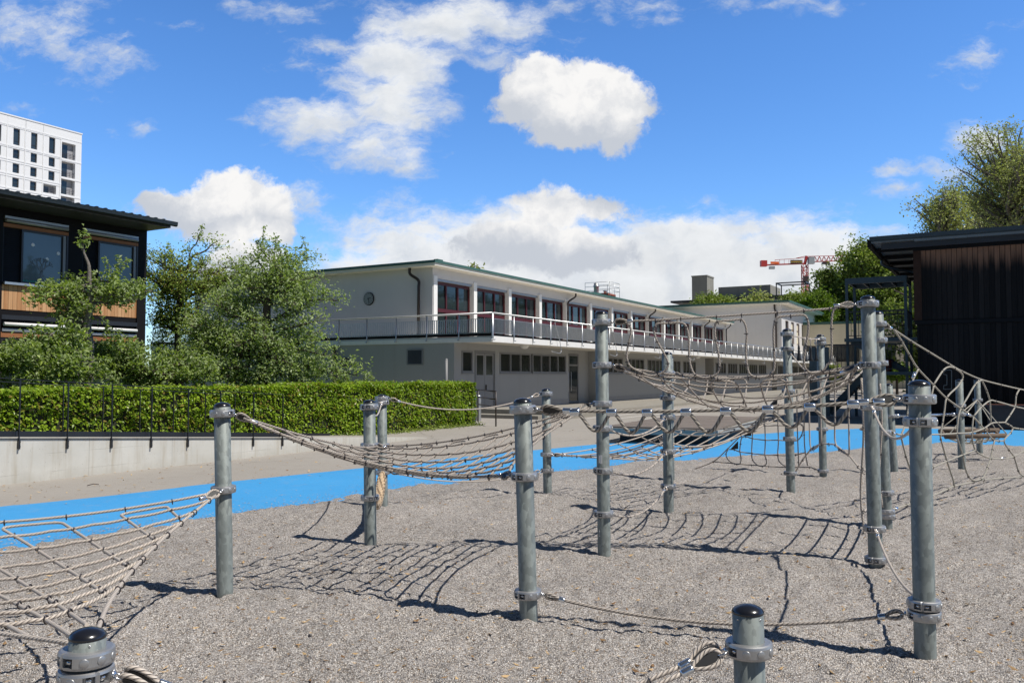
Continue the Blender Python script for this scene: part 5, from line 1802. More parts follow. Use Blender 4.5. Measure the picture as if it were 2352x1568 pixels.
class Post:
    def __init__(s, label, ub, vb, ut, vt, clamps, base=None, dia=1.0, extra=None):
        s.b = gp(ub, vb) if base is None else Vector(base)
        top = at(ut, vt, s.b.y)
        s.vb, s.vt = vb, vt
        s.top = top
        s.axis = (top - s.b).normalized()
        s.len = (top - s.b).length
        r = thing('rope_post', label, 'post', s.b, 0, 'galvanised posts of the rope playground')
        r.rotation_mode = 'QUATERNION'
        r.rotation_quaternion = s.axis.to_track_quat('Z', 'Y')
        s.root = r
        L = s.len - .022
        MB().lathe([(PR, -.25), (PR, L - .002), (PR - .003, L)], 32).build('tube', 'steel', r)
        MB().lathe([(PR + .0012, L - .008), (PR + .0025, L - .004), (PR + .0015, L + .001), (PR * .86, L + .012), (PR * .55, L + .020), (PR * .25, L + .024), (0, L + .025)], 32).build('cap', 'cap', r)
        sm_ = MB()
        for k in range(4):
            a = .6 + k * math.pi / 2
            sm_.lathe([(.004, -.001), (.0035, .0015), (0, .002)], 8, (PR * math.cos(a), PR * math.sin(a), L - .022), axis=(math.cos(a), math.sin(a), 0))
        sm_.build('cap_screw', 'bolt', r)
        random.seed(int(ub))
        for c in clamps:
            v, rot = c if isinstance(c, tuple) else (c, random.choice((-1.9, -1.2, -.6, -2.6, -3.4, -1.57)))
            p = s.ax(v)
            z = (p - s.b).length
            co = bpy.data.objects.new('clamp', CLM); col.objects.link(co); co.parent = r; co.location = (0, 0, z); co.rotation_euler = (0, 0, rot)
            for bm_ in BOM:
                bo = bpy.data.objects.new('bolt', bm_); col.objects.link(bo); bo.parent = co

    def ax(s, v):
        """axis point whose picture row is v"""
        lo, hi = 0.0, 1.2
        for _ in range(40):
            m_ = (lo + hi) / 2
            p = s.b.lerp(s.top, m_) - Vector((0, 0, CAMH))
            yc = -math.sin(PITCH) * p.y + math.cos(PITCH) * p.z
            zc_ = math.cos(PITCH) * p.y + math.sin(PITCH) * p.z
            vv = 784 - F * yc / zc_
            if vv > v: lo = m_
            else: hi = m_
        return s.b.lerp(s.top, lo)

    def to(s, v, target, r=.094):
        p = s.ax(v)
        d = Vector(target) - p; d.z = 0
        return p + d.normalized() * r


A = -math.pi / 2
P1 = Post('post at left holding the foreground net and the start of the wide hammock net', 517, 1378, 510, 924, [(949, A - .2), (1123, A + .9)])
P2 = Post('front one of the two close posts left of centre, hemp braid at its back', 851, 1253, 848, 918, [934, (1023, A), 1142])
P3 = Post('rear one of the two close posts left of centre, rope leading right from its top', 880, 1170, 877, 906, [(915, A), 924, 1023, (1084, A)])
P4 = Post('post in the middle foreground where the looped balance rope begins', 1215, 1445, 1200, 914, [(940, A - .25), (1093, A + .9), (1362, A + .8)])
P5 = Post('slim looking post behind the middle foreground post with two rope clamps low down', 1258, 1142, 1254, 892, [(904, A + .4), (1043, A), (1080, A + .2)])
P6 = Post('tall centre post with a torn white sticker and six clamps', 1388, 1283, 1381, 714, [(740, A), (838, A + .3), (927, A + .1), (983, A + .7), (1080, A + .8), (1179, A + .8)])
P7 = Post('post right of the tall centre post, sagging wrapped ropes tied to its clamps', 1536, 1188, 1532, 808, [(857, A + .5), (913, A + .9), (957, A), (1036, A + .4), (1116, A + .4)])
P8 = Post('post with the left end of the row of black pull handles', 1817, 1138, 1807, 755, [(767, A), (801, A + .9), (898, A), (1007, A), (1086, A + .5)])
P9 = Post('post with the right end of the row of black pull handles', 1891, 1097, 1884, 768, [(779, A), (788, A + .8), (985, A + .2), (1081, A)])
P10 = Post('tallest front post on the right where the high rope rail ends', 2012, 1305, 1993, 679, [(698, A + .1), (838, A + .8), (934, A - .2), (1213, A + .9), (1284, A + .9)])
P11 = Post('tall post right behind the tallest front post, rope web starting at its top', 2037, 1215, 2015, 715, [(744, A), (781, A + .3), (834, A), (993, A), (1131, A + .9), (1174, A), (1184, A)])
P12 = Post('nearest tall post on the right where the looped balance rope ends', 2126, 1530, 2111, 873, [(916, A - .1), (968, A + 1.0), (1386, A + 1.0), (1411, A - .1)])
P13 = Post('left post of the shiny turning bar', 2055, 1092, 2041, 881, [(955, A)])
P14 = Post('right post of the shiny turning bar', 2210, 1088, 2203, 871, [(931, A + .2), (951, A + .1)])
P15 = Post('rearmost right post that carries the nest swing', 2251, 1050, 2244, 871, [(918, A)])
b16 = at(202, 1700, 2.80); P16 = Post('lowest foreground post at the bottom left corner with two stacked clamps', 205, 1846, 202, 1442, [(1504, A + 1.0), (1547, A - .7)], base=(at(205, 862, 2.80).x, 2.80, 0))
P17 = Post('low foreground post at the bottom right edge with a dark thimble rope', 1719, 1826, 1717, 1388, [(1487, A + .25)], base=(at(1719, 862, 3.13).x, 3.13, 0))
P18 = Post('post almost hidden directly behind the post with sagging wrapped ropes', 1541, 1105, 1537.5, 818, [960])


# sticker and arrow on the centre post
def patch(post, v, a0, a1, h, pts=None, matn='sticker', name='sticker'):
    z = (post.ax(v) - post.b).length
    mb = MB()
    if pts is None:
        n = 8
        for k in range(n):
            t0, t1 = a0 + (a1 - a0) * k / n, a0 + (a1 - a0) * (k + 1) / n
            j0 = random.uniform(-.15, .15) * h if k < 3 else 0
            r_ = PR + .0012
            mb.add([(r_ * math.cos(t0), r_ * math.sin(t0), z - h / 2 + j0), (r_ * math.cos(t1), r_ * math.sin(t1), z - h / 2 + j0 * .5), (r_ * math.cos(t1), r_ * math.sin(t1), z + h / 2), (r_ * math.cos(t0), r_ * math.sin(t0), z + h / 2 - abs(j0))], [(0, 1, 2, 3)], True)
    else:
        for poly in pts:
            mb.add([((PR + .0012) * math.cos(a0 + p[0]), (PR + .0012) * math.sin(a0 + p[0]), z + p[1]) for p in poly], [tuple(range(len(poly)))])
    return mb.build(name, matn, post.root)


patch(P6, 1053, A + .75, A + 1.35, .075)
patch(P6, 1222, A + .72, 0, 0, [[(-.02, -.02), (.02, -.02), (.02, .012), (-.02, .012)], [(-.11, .012), (.11, .012), (0, .038)], [(-.10, -.026), (.10, -.026), (.10, -.021), (-.10, -.021)]], 'sticker', 'arrow_mark')


# ---- ropes and fittings
def eye(parent, p, d, r=RR, ropem='rope', size=1.0, shackle=True):
    """ring, black thimble with the rope laid round it, pressed sleeve; returns where the rope goes on"""
    p = Vector(p); d = Vector(d).normalized()
    side = d.cross(Vector((0, 0, 1)))
    side = side.normalized() if side.length > .1 else Vector((1, 0, 0))
    up = side.cross(d).normalized()
    up = (up * .8 + side * .6).normalized()
    s_ = size
    if shackle:
        ring = [p + d * (.016 * s_) + (d * math.cos(t) + side * math.sin(t)) * .017 * s_ for t in [2 * math.pi * k / 14 for k in range(14)]]
        MB().tube(ring, .0045 * s_, 6, closed=True).lathe([(.012, -.004), (.012, .006), (0, .008)], 10, p, axis=d).build('shackle', 'bolt', parent)
    L = .115 * s_; w = .027 * s_
    tear = []
    for k in range(21):
        t = k / 20 * 2 * math.pi
        x = .5 - .5 * math.cos(t)
        y = math.sin(t) * (1 - x) ** .55 if x < .999 else 0
        tear.append(p + d * (.024 * s_ + L * x) + up * (w * 1.35 * y))
    MB().tube(tear, r, 8).build('rope_eye', ropem, parent)
    nrm = d.cross(up)
    inn = [p + d * (.030 * s_ + (L - .012) * ((q - p).dot(d) - .024 * s_) / L) + up * ((q - p).dot(up) * .58) for q in tear[:-1]]
    th = MB()
    n = len(inn)
    if size < 1:
        th.tube(inn, .0045, 6, closed=True).build('thimble', 'rubber_black', parent)
        n = 0
    if n: th.add([q + nrm * .006 for q in inn] + [q - nrm * .006 for q in inn], [tuple(range(n)), tuple(range(n, 2 * n))[::-1]] + [(i, (i + 1) % n, n + (i + 1) % n, n + i) for i in range(n)])
    if n: th.build('thimble', 'rubber_black', parent)
    a = p + d * (.024 * s_ + L - .006)
    MB().lathe([(r * 1.0, 0), (r * 1.62, .002), (r * 1.70, .008), (r * 1.70, .040 * s_), (r * 1.6, .046 * s_), (r * 1.0, .048 * s_)], 16, a, axis=d).build('ferrule', 'ferrule', parent)
    return a + d * .02


def single_rope(name, label, a, b, sag, r=RR, ropem='rope', bow=None, n=28, group=None, bands=0, esize=.82, ends=True):
    root = thing(name, label, 'rope', a, 0, group)
    a, b = Vector(a), Vector(b)
    path = sagged(a, b, sag, n, bow)
    off = -a
    if ends:
        s0 = eye(root, Vector((0, 0, 0)), path[2] - path[0], r, ropem, esize) + a
        s1 = eye(root, b - a, path[-3] - path[-1], r, ropem, esize) + a
        path = [p for p in path if (p - a).length > .16 * esize and (p - b).length > .16 * esize]
        path = [s0] + path + [s1]
    MB().tube([p - a for p in path], r, 8).build('line', ropem, root)
    if bands:
        for k in range(bands):
            i = 2 + int((len(path) - 5) * (k + .5) / bands)
            d = (path[i + 1] - path[i]).normalized()
            MB().lathe([(r * 1.0, -.006), (r * 1.18, -.004), (r * 1.18, .004), (r * 1.0, .006)], 10, path[i] - a, axis=d).build('wrap_band', 'clip', root)
    return root


_cm = MB()
_cm.tube([(RR * 1.25 * math.cos(t) , RR * 1.95 * math.sin(t) - RR * .55, 0) for t in [2 * math.pi * k / 16 for k in range(16)]], RR * .42, 6, closed=True)
_cm.lathe([(RR * 1.02, -.004), (RR * 1.3, -.003), (RR * 1.3, .003), (RR * 1.02, .004)], 10)
_cm.lathe([(0, RR * 1.2), (.006, RR * 1.25), (.006, RR * 1.8), (0, RR * 2.0)], 8)
_co = _cm.build('rope_clip', 'clip'); CLIP = _co.data; bpy.data.objects.remove(_co)


def put_clips(root, spots):
    """spots: (point, direction of the rope)"""
    for p, d in spots[:99]:
        o = bpy.data.objects.new('rope_clip', CLIP); col.objects.link(o); o.parent = root
        o.location = p; o.rotation_mode = 'QUATERNION'; o.rotation_quaternion = Vector(d).to_track_quat('Z', 'Y')
    if len(spots) > 99:
        mb = MB()
        for p, d in spots[99:]: mb.lathe([(RR * 1.02, -.007), (RR * 1.38, -.0055), (RR * 1.38, .0055), (RR * 1.02, .007)], 8, p, axis=d)
        tag(mb.build('rope_clip', 'clip', root), kind='stuff')


def hammock(label, Ap, Bp, Cp, Dp, sags, bows, centre, nu, nv, ropem='rope', group='hanging rope nets', r=RR, hw=(1, 1, 1, 1), jit=.012, loops=True, vr=(.07, .93), seed=1, diag=None, tang=0.0):
    """net hung from four points: border ropes, long ropes, and one serpentine cross rope"""
    rnd = random.Random(seed)
    A_, B_, C_, D_ = [Vector(p) for p in (Ap, Bp, Cp, Dp)]
    root = thing('rope_net', label, 'rope net', (0, 0, 0), 0, group)
    cen = (A_ + B_ + C_ + D_) / 4

    def edge(p, q, sag, bow):
        def f(t):
            k = 4 * t * (1 - t)
            x = p.lerp(q, t)
            inn = cen - (p + q) / 2; inn.z = 0
            return x + inn * bow * k - Vector((0, 0, sag * k))
        return f
    c0, c1 = edge(A_, B_, sags[0], bows[0]), edge(D_, C_, sags[2], bows[2])
    d0, d1 = edge(A_, D_, sags[3], bows[3]), edge(B_, C_, sags[1], bows[1])

    def Sf(u, v):
        bl = A_ * (1 - u) * (1 - v) + B_ * u * (1 - v) + C_ * u * v + D_ * (1 - u) * v
        return c0(u) * (1 - v) + c1(u) * v + d0(v) * (1 - u) + d1(v) * u - bl - Vector((0, 0, centre * 16 * u * (1 - u) * v * (1 - v)))
    N = 30
    for f, i, j in ((c0, 0, 1), (d1, 1, 2), (c1, 3, 2), (d0, 0, 3)):
        pts = [f(t / N) for t in range(N + 1)]
        MB().tube(pts[1:-1] if hw[i] or hw[j] else pts, r, 8).build('border_rope', ropem, root)
    for p, h, q in ((A_, hw[0], Sf(.06, .06)), (B_, hw[1], Sf(.94, .06)), (C_, hw[2], Sf(.94, .94)), (D_, hw[3], Sf(.06, .94))):
        if h: eye(root, p, q - p, r, ropem)
    clips = []
    vs_ = [vr[0] + (vr[1] - vr[0]) * j / (nv - 1) for j in range(nv)]
    us_ = [.08 + .84 * i / (nu - 1) for i in range(nu)]
    ju = [rnd.uniform(-jit, jit) for _ in us_]; jv = [rnd.uniform(-jit, jit) for _ in vs_]
    for j, v in enumerate(vs_):
        pts = []
        for t in range(N * 2 + 1):
            u = t / (N * 2)
            pts.append(Sf(u, v * (1 - tang * math.exp(-u / .13)) + jv[j] * math.sin(u * 9 + j)) - Vector((0, 0, .006 * abs(math.sin(u * math.pi * (nu + 1))))))
        MB().tube(pts, r, 8).build('mesh_rope', ropem, root)
    if diag:
        # cross ropes cut the corner at A: from (s, 0) on the first border to the border A-D, in looped pairs
        ends = []
        for i, s0_ in enumerate(diag):
            vv = 1.5 * s0_
            e = (0.03, vv) if vv <= 1 else (s0_ * (1 - 1 / vv), .97)
            seq = [(s0_ + (e[0] - s0_) * k / 20, .03 + (e[1] - .03) * k / 20) for k in range(21)]
            ends.append(seq if i % 2 else seq[::-1])
        for a in range(0, len(ends) - 1, 2):
            p_, q_ = ends[a], ends[a + 1]
            mid = [(p_[-1][0] + (q_[0][0] - p_[-1][0]) * t, .022) for t in (.2, .5, .8)]
            full = [Sf(*z) - Vector((0, 0, .011)) for z in p_ + mid + q_]
            MB().tube(smooth_poly(full, 2), r * .97, 8).build('cross_rope', ropem, root)
            for sq in (p_, q_):
                for v in vs_:
                    k = min(range(21), key=lambda k: abs(sq[k][1] - v * (1 - tang * math.exp(-sq[k][0] / .13))))
                    if abs(sq[k][1] - v * (1 - tang * math.exp(-sq[k][0] / .13))) < .03:
                        clips.append((Sf(*sq[k]) - Vector((0, 0, .004)), Sf(sq[k][0] + .02, sq[k][1]) - Sf(sq[k][0] - .02, sq[k][1])))
            for sq in (p_[-1], q_[0]): clips.append((c0(sq[0]), c0(sq[0] + .02) - c0(sq[0] - .02)))
            for sq in (p_[0], q_[-1]): clips.append((d0(min(1, sq[1])), d0(min(1, sq[1] + .02)) - d0(min(1, sq[1]) - .02)))
        for v in vs_: clips.append((d0(v * (1 - tang)), d0(v + .02) - d0(v - .02)))
        put_clips(root, clips)
        return root, Sf
    # serpentine across
    path = []
    e0, e1 = .035, .965
    for i, u in enumerate(us_):
        seq = [e0 + (e1 - e0) * k / 22 for k in range(23)]
        if i % 2: seq = seq[::-1]
        for k, v in enumerate(seq):
            uu = u + ju[i] * math.sin(v * 7 + i)
            # pull the ends of a pair together into a round loop
            path.append(Sf(uu, v) - Vector((0, 0, .011)))
        if loops and i < nu - 1:
            ve = seq[-1]
            for q in (.2, .5, .8):
                path.append(Sf(u + (us_[i + 1] - u) * q, ve + (.018 if ve > .5 else -.018)) - Vector((0, 0, .008)))
    path = smooth_poly(path, 1)
    MB().tube(path, r * .97, 7).build('cross_rope', ropem, root)
    for i, u in enumerate(us_):
        for j, v in enumerate(vs_):
            p = Sf(u, v) - Vector((0, 0, .004)); d = Sf(u + .02, v) - Sf(u - .02, v)
            clips.append((p, d))
        for v, f in ((0, c0), (1, c1)):
            clips.append((f(u), f(u + .02) - f(u - .02)))
    for j, v in enumerate(vs_):
        for u, f in ((0, d0), (1, d1)): clips.append((f(v), f(v + .02) - f(v - .02)))
    rnd.shuffle(clips)
    put_clips(root, clips)
    return root, Sf


# wide hammock net between four posts, left of centre
hammock('wide sagging hammock net between the left post and the middle foreground post', P1.to(949, P4.b), P4.to(1093, P1.b), P6.to(927, P2.b), P2.to(1023, P6.b),
        (.165, .11, .09, .09), (.16, .22, .12, .16), .05, 12, 7, 'rope_grey', seed=3)
# foreground net running out of the picture on the left
cD = Vector((-4.75, 4.75, .80)); cC = Vector((-3.55, 3.75, .66))
hammock('large beige foreground net running out of the picture at the left edge', P1.to(1123, P16.b), cD, cC, P16.to(1504, P1.b),
        (.13, .06, .06, .10), (.03, .05, .14, .17), .06, 11, 8, 'rope', seed=5, hw=(1, 0, 0, 1), r=.0092, vr=(.10, .94), tang=.32,
        diag=(.11, .21, .33, .45, .58, .70, .82, .93))
# high hammock net
hammock('high hammock net strung between the tall centre post and the tallest front post', P6.to(838, P10.b), P10.to(838, P6.b), P11.to(834, P7.b), P7.to(857, P11.b),
        (.11, .16, .08, .16), (.03, .12, .08, .14), .17, 9, 7, 'rope_grey', seed=9)
# low hammock net behind the wrapped ropes
hammock('low slack net over the blue rubber behind the wrapped ropes', P5.to(1043, P7.b), P7.to(1004, P5.b), P8.to(950, P7.b), P18.to(978, P5.b),
        (.10, .26, .12, .05), (.12, .25, .1, .1), .05, 8, 5, 'rope', seed=12, hw=(1, 1, 0, 0))


def pix_net(name, label, lines, A0, B0, conv, r=RR, ropem='rope', group=None, cat='rope net', clips=True, ferr=(), thick=None, per=6):
    root = thing(name, label, cat, (0, 0, 0), 0, group)
    spots = []
    for nm, pts in lines:
        P = [onplane(*conv(x, y), A0, B0) for x, y in pts]
        nd = (Vector((B0[1] - A0[1], -(B0[0] - A0[0]), 0))).normalized()
        if nd.y > 0: nd = -nd
        if nm != 'border_rope': P = [p + nd * .008 for p in P]
        sp_ = spline(P, per)
        MB().tube(sp_, r, 7).build(nm, ropem, root)
        if clips:
            for i in range(1, len(P) - 1):
                if nm == 'border_rope' or i % 2 == 1: spots.append((P[i], P[i + 1] - P[i - 1]))
    put_clips(root, spots)
    for (x, y), (x2, y2) in ferr:
        p, q = onplane(*conv(x, y), A0, B0), onplane(*conv(x2, y2), A0, B0)
        MB().tube([p, q], r * 1.5, 12).build('ferrule', 'ferrule', root)
    return root


cz3 = lambda x, y: (1293 + .3038 * x, 544.4 + .3038 * y)
czb = lambda x, y: (1531.1 + .26036 * x, 748.6 + .26036 * y)
cz5 = lambda x, y: (1959.8 + .21703 * x, 782.6 + .217 * y)
ident = lambda x, y: (x, y)

# upright rope rail with hanging loops between the two tall posts
up_lines = [('border_rope', [cz3(480, 636), cz3(700, 628), cz3(890, 616), cz3(1160, 601), cz3(1350, 588), cz3(1620, 570), cz3(1820, 556), cz3(2016, 541), (1925, 705), (1950, 702.5)]),
            ('border_rope', [cz3(470, 996), cz3(560, 1030), cz3(760, 1058), cz3(1000, 1072), cz3(1170, 1072), cz3(1400, 1063), cz3(1590, 1052), cz3(1830, 1037), cz3(2016, 1018), (1940, 849)]),
            ('loop_rope', [cz3(x, y) for x, y in ((472, 640), (505, 670), (515, 720), (497, 800), (482, 880), (490, 940), (520, 985), (600, 1025), (650, 1046), (720, 1040), (780, 1000), (795, 955), (770, 890), (715, 790), (692, 730), (697, 680), (718, 655), (800, 652), (895, 648), (932, 680), (950, 760), (953, 900), (970, 990), (1000, 1040), (1060, 1062), (1120, 1055), (1165, 1030), (1183, 980), (1175, 880), (1155, 780), (1148, 690), (1167, 640), (1260, 632), (1345, 625), (1376, 660), (1388, 730), (1382, 860), (1390, 970), (1412, 1035), (1460, 1058), (1530, 1055), (1575, 1030), (1597, 980), (1595, 850), (1590, 720), (1602, 640), (1632, 605), (1720, 596), (1815, 590), (1846, 620), (1855, 690), (1836, 820), (1820, 940), (1840, 1005), (1890, 1027), (1960, 1012))] + [(1899, 838), (1908, 826), (1910, 798), (1909, 755), (1912, 718), (1921, 706)])]
rn = pix_net('rope_rail', 'upright rope rail with rounded loops along the front of the high hammock net', up_lines, P6.b, P10.b, ident, .0092, 'rope_grey', 'upright rope nets', 'rope rail')
e0 = eye(rn, P6.to(740, P10.b), P10.ax(698) - P6.ax(740), .0092, 'rope_grey'); e1 = eye(rn, P10.to(698, P6.b), P6.ax(742) - P10.ax(698), .0092, 'rope_grey')
MB().tube([e0, onplane(*cz3(480, 636), P6.b, P10.b)], .0092, 7).build('border_rope', 'rope_grey', rn)

# slanted climbing net with black steps behind
g0 = gp(1591, 1078)
cl_lines = [('border_rope', [(230, 1265), (410, 1195), (540, 1080), (720, 900), (850, 780), (950, 665), (1020, 585)]),
            ('border_rope', [(410, 1195), (600, 1212), (750, 1225), (900, 1236), (1060, 1245), (1260, 1245), (1310, 1262), (1390, 1276)]),
            ('mesh_rope', [(545, 1085), (525, 1130), (550, 1185), (620, 1217), (652, 1205), (657, 1160), (648, 1105), (652, 1040), (665, 985), (700, 975), (757, 990), (870, 1005), (985, 1005), (1060, 1010), (1150, 1008), (1190, 965), (1205, 905), (1195, 872), (1165, 866), (1110, 880), (985, 876), (870, 880), (790, 870), (762, 880)]),
            ('mesh_rope', [(762, 870), (757, 990), (752, 1120), (760, 1180), (800, 1222), (845, 1235), (880, 1215), (878, 1170), (868, 1130), (872, 1005), (868, 880), (868, 775)]),
            ('mesh_rope', [(985, 700), (983, 876), (988, 1005), (982, 1140), (1000, 1200), (1060, 1243)]),
            ('mesh_rope', [(555, 1087), (600, 1090), (648, 1108), (757, 1122), (870, 1135), (985, 1138), (1060, 1140), (1140, 1136), (1220, 1115)]),
            ('mesh_rope', [(1150, 560), (1152, 800), (1158, 1010), (1165, 1200), (1165, 1243)]),
            ('mesh_rope', [(1213, 560), (1215, 960), (1224, 1110), (1245, 1232)])]
cn_ = pix_net('climbing_net', 'slanted climbing net with black triangular steps over the blue rubber', cl_lines, g0, P9.b, czb, .0095, 'rope_grey', 'upright rope nets')
for cx, cy in ((832, 825), (720, 940), (605, 1055), (950, 668)):
    q = [onplane(*czb(cx + a, cy + b), g0, P9.b) for a, b in ((-38, 28), (24, 28), (24, -38))]
    nd = Vector((.2, -1, 0)).normalized() * .012
    MB().add([p + nd for p in q] + [p - nd for p in q], [(0, 1, 2), (5, 4, 3), (0, 3, 4, 1), (1, 4, 5, 2), (2, 5, 3, 0)]).build('step', 'rubber_black', cn_)

# hanging curtain between the handle post and the tall rear post
cu_lines = [('border_rope', [(1095, 245), (1200, 368), (1330, 465), (1440, 490), (1560, 450), (1690, 340), (1730, 265)]),
            ('border_rope', [(1140, 1280), (1200, 1180), (1270, 1090), (1300, 1066), (1370, 1037), (1430, 1040), (1490, 1048), (1550, 1095), (1600, 1130), (1690, 1240), (1745, 1305)]),
            ('hanging_rope', [(1255, 410), (1262, 700), (1272, 1040), (1300, 1085), (1340, 1062)]), ('hanging_rope', [(1362, 480), (1366, 800), (1372, 1030)]),
            ('hanging_rope', [(1490, 480), (1491, 800), (1492, 1010), (1530, 1090), (1590, 1130)]), ('hanging_rope', [(1612, 415), (1613, 800), (1617, 1100), (1604, 1132)])]
pix_net('rope_curtain', 'open curtain of hanging ropes beyond the high hammock net, left of the tallest post', cu_lines, P8.b, P11.b, czb, .0095, 'rope', 'upright rope nets')
# edge-on ladder net from the tallest front post to the tall rear post
dv = (P11.b - P10.b)
root = thing('rope_curtain', 'rope ladder net seen edge on beside the tallest front post', 'rope net', (0, 0, 0), 0, 'upright rope nets')
off = Vector((-.10, .02, 0))
for t in (.06, .30, .55, .8):
    b_ = P10.b + dv * t + off * (1 - t)
    MB().tube(spline([b_ + Vector((0, 0, 1.60 - .12 * math.sin(t * 3))), b_ + Vector((.01, 0, 1.1)), b_ + Vector((-.015, .02, .6)), b_ + Vector((0, 0, .28))], 6), .0095, 7).build('hanging_rope', 'rope', root)
    put_clips(root, [(b_ + Vector((0, 0, z)), (0, 0, 1)) for z in (.45, .8, 1.15, 1.45)])
for z in (.28, .45, .8, 1.15):
    MB().tube(sagged(P10.b + off + Vector((0, 0, z)), P11.b + Vector((-.09, 0, z + .03)), .05, 12), .0095, 7).build('cross_rope', 'rope', root)

# rope web on the right
web = [('border_rope', [(430, -120), (610, 0), (800, 115), (1010, 242), (1150, 320), (1350, 407), (1560, 463), (1750, 507), (1900, 535), (2100, 560)]),
       ('border_rope', [(430, -120), (510, 0), (590, 140), (680, 287), (845, 462), (980, 600), (1135, 712), (1260, 797), (1340, 880), (1400, 950), (1480, 1043), (1540, 1058), (1590, 1057)]),
       ('border_rope', [(370, 1800), (560, 1735), (830, 1640), (1000, 1565), (1065, 1537), (1270, 1492), (1380, 1468), (1580, 1452), (1770, 1440), (2000, 1430)]),
       ('mesh_rope', [(845, 462), (940, 318), (1000, 277), (1065, 288), (1140, 345), (1150, 400), (1100, 480), (985, 598), (958, 740), (940, 860), (918, 985), (920, 1040), (950, 1150), (985, 1272), (1050, 1470), (1062, 1535)]),
       ('mesh_rope', [(680, 300), (620, 430), (590, 600), (565, 780), (540, 900), (503, 990), (507, 1050), (550, 1220), (610, 1400), (640, 1510), (600, 1710)]),
       ('mesh_rope', [(845, 475), (820, 580), (805, 640)]),
       ('mesh_rope', [(1352, 412), (1285, 460), (1195, 610), (1135, 712), (1105, 810), (1090, 978), (1102, 1050), (1150, 1205), (1175, 1330), (1212, 1430), (1270, 1476), (1340, 1460), (1378, 1430), (1412, 1340), (1447, 1240), (1466, 1150), (1488, 1055)]),
       ('mesh_rope', [(1352, 412), (1402, 520), (1438, 632), (1445, 750), (1450, 865)]),
       ('mesh_rope', [(1272, 792), (1350, 700), (1440, 632), (1500, 638), (1600, 664), (1705, 694), (1806, 716), (2000, 760)]),
       ('mesh_rope', [(1752, 512), (1718, 580), (1705, 694), (1650, 790), (1605, 862), (1640, 885), (1680, 918), (1660, 970), (1590, 1057), (1640, 1150), (1692, 1222), (1740, 1370), (1770, 1415), (1830, 1435)]),
       ('mesh_rope', [(1605, 862), (1520, 864), (1455, 872), (1380, 922), (1253, 967), (1090, 978), (918, 988), (700, 990), (505, 992), (450, 984)]),
       ('mesh_rope', [(1265, 800), (1250, 965), (1260, 1080), (1287, 1156), (1345, 1202), (1450, 1241), (1590, 1243), (1692, 1222), (1806, 1160), (2000, 1060)]),
       ('mesh_rope', [(700, 1390), (835, 1335), (985, 1272), (1150, 1206), (1287, 1156)]),
       ('mesh_rope', [(1680, 918), (1745, 928), (1806, 935), (2000, 950)])]
wdir = Vector((.73, .68, 0))
wb_ = pix_net('rope_web', 'irregular open rope web stretching from the tall rear post out of the right edge', web, P11.b, P11.b + wdir, cz5, .0100, 'rope_fine', 'upright rope nets',
        ferr=(((655, 335), (630, 395)), ((1210, 778), (1258, 798)), ((1222, 1183), (1275, 1160)), ((1560, 1244), (1612, 1240))), per=5)
for v, tgt in ((744, (430, -120)), (993, (450, 984)), (1178, (470, 1765))):
    p = P11.to(v, P11.b + wdir); eye(wb_, p, onplane(*cz5(*tgt), P11.b, P11.b + wdir) - p, .0100, 'rope_fine')

# balance rope with swags
bal = thing('balance_rope', 'thick rope rail with hanging swags and shiny sleeves between two front posts', 'rope')
a_, b_ = P4.to(940, P12.b), P12.to(916, P4.b)
pth = sagged(a_, b_, .035, 40)
s0 = eye(bal, a_, pth[2] - pth[0], .0108, 'rope_thick', 1.25); s1 = eye(bal, b_, pth[-3] - pth[-1], .0108, 'rope_thick', 1.25)
MB().tube([s0] + pth[4:-4] + [s1], .0108, 10).build('rail_rope', 'rope_thick', bal)


def bal_at(u):
    best = min(range(len(pth) * 8), key=lambda i: abs((lambda p: 1176 + F * p.x / (math.cos(PITCH) * p.y + math.sin(PITCH) * (p.z - CAMH)) - u)(pth[0].lerp(pth[-1], i / (len(pth) * 8)))))
    t = best / (len(pth) * 8)
    i = min(int(t * 40), 39)
    return pth[i].lerp(pth[i + 1], t * 40 - i)


us = [1320, 1403.6, 1486.5, 1576.3, 1668, 1762.5, 1859, 1957.7, 2017.5]
bp_ = [bal_at(u) for u in us]
for p in bp_:
    d = (b_ - a_).normalized()
    MB().lathe([(.012, -.032), (.0225, -.029), (.024, -.024), (.024, .024), (.0225, .029), (.012, .032)], 18, p - Vector((0, 0, .008)), axis=d).build('ferrule', 'ferrule', bal)
random.seed(3)
for p, q in zip(bp_[:-2], bp_[1:-1]):
    d = q - p; dep = .115 + random.uniform(-.012, .012)
    pts = [p + d * t - Vector((0, 0, dep * z + .012)) for t, z in ((.02, .03), (.13, .12), (.26, .45), (.40, .83), (.53, 1.0), (.66, .93), (.78, .62), (.89, .22), (.98, .03))]
    MB().tube(spline(pts, 5), .0108, 10).build('swag_rope', 'rope_thick', bal)

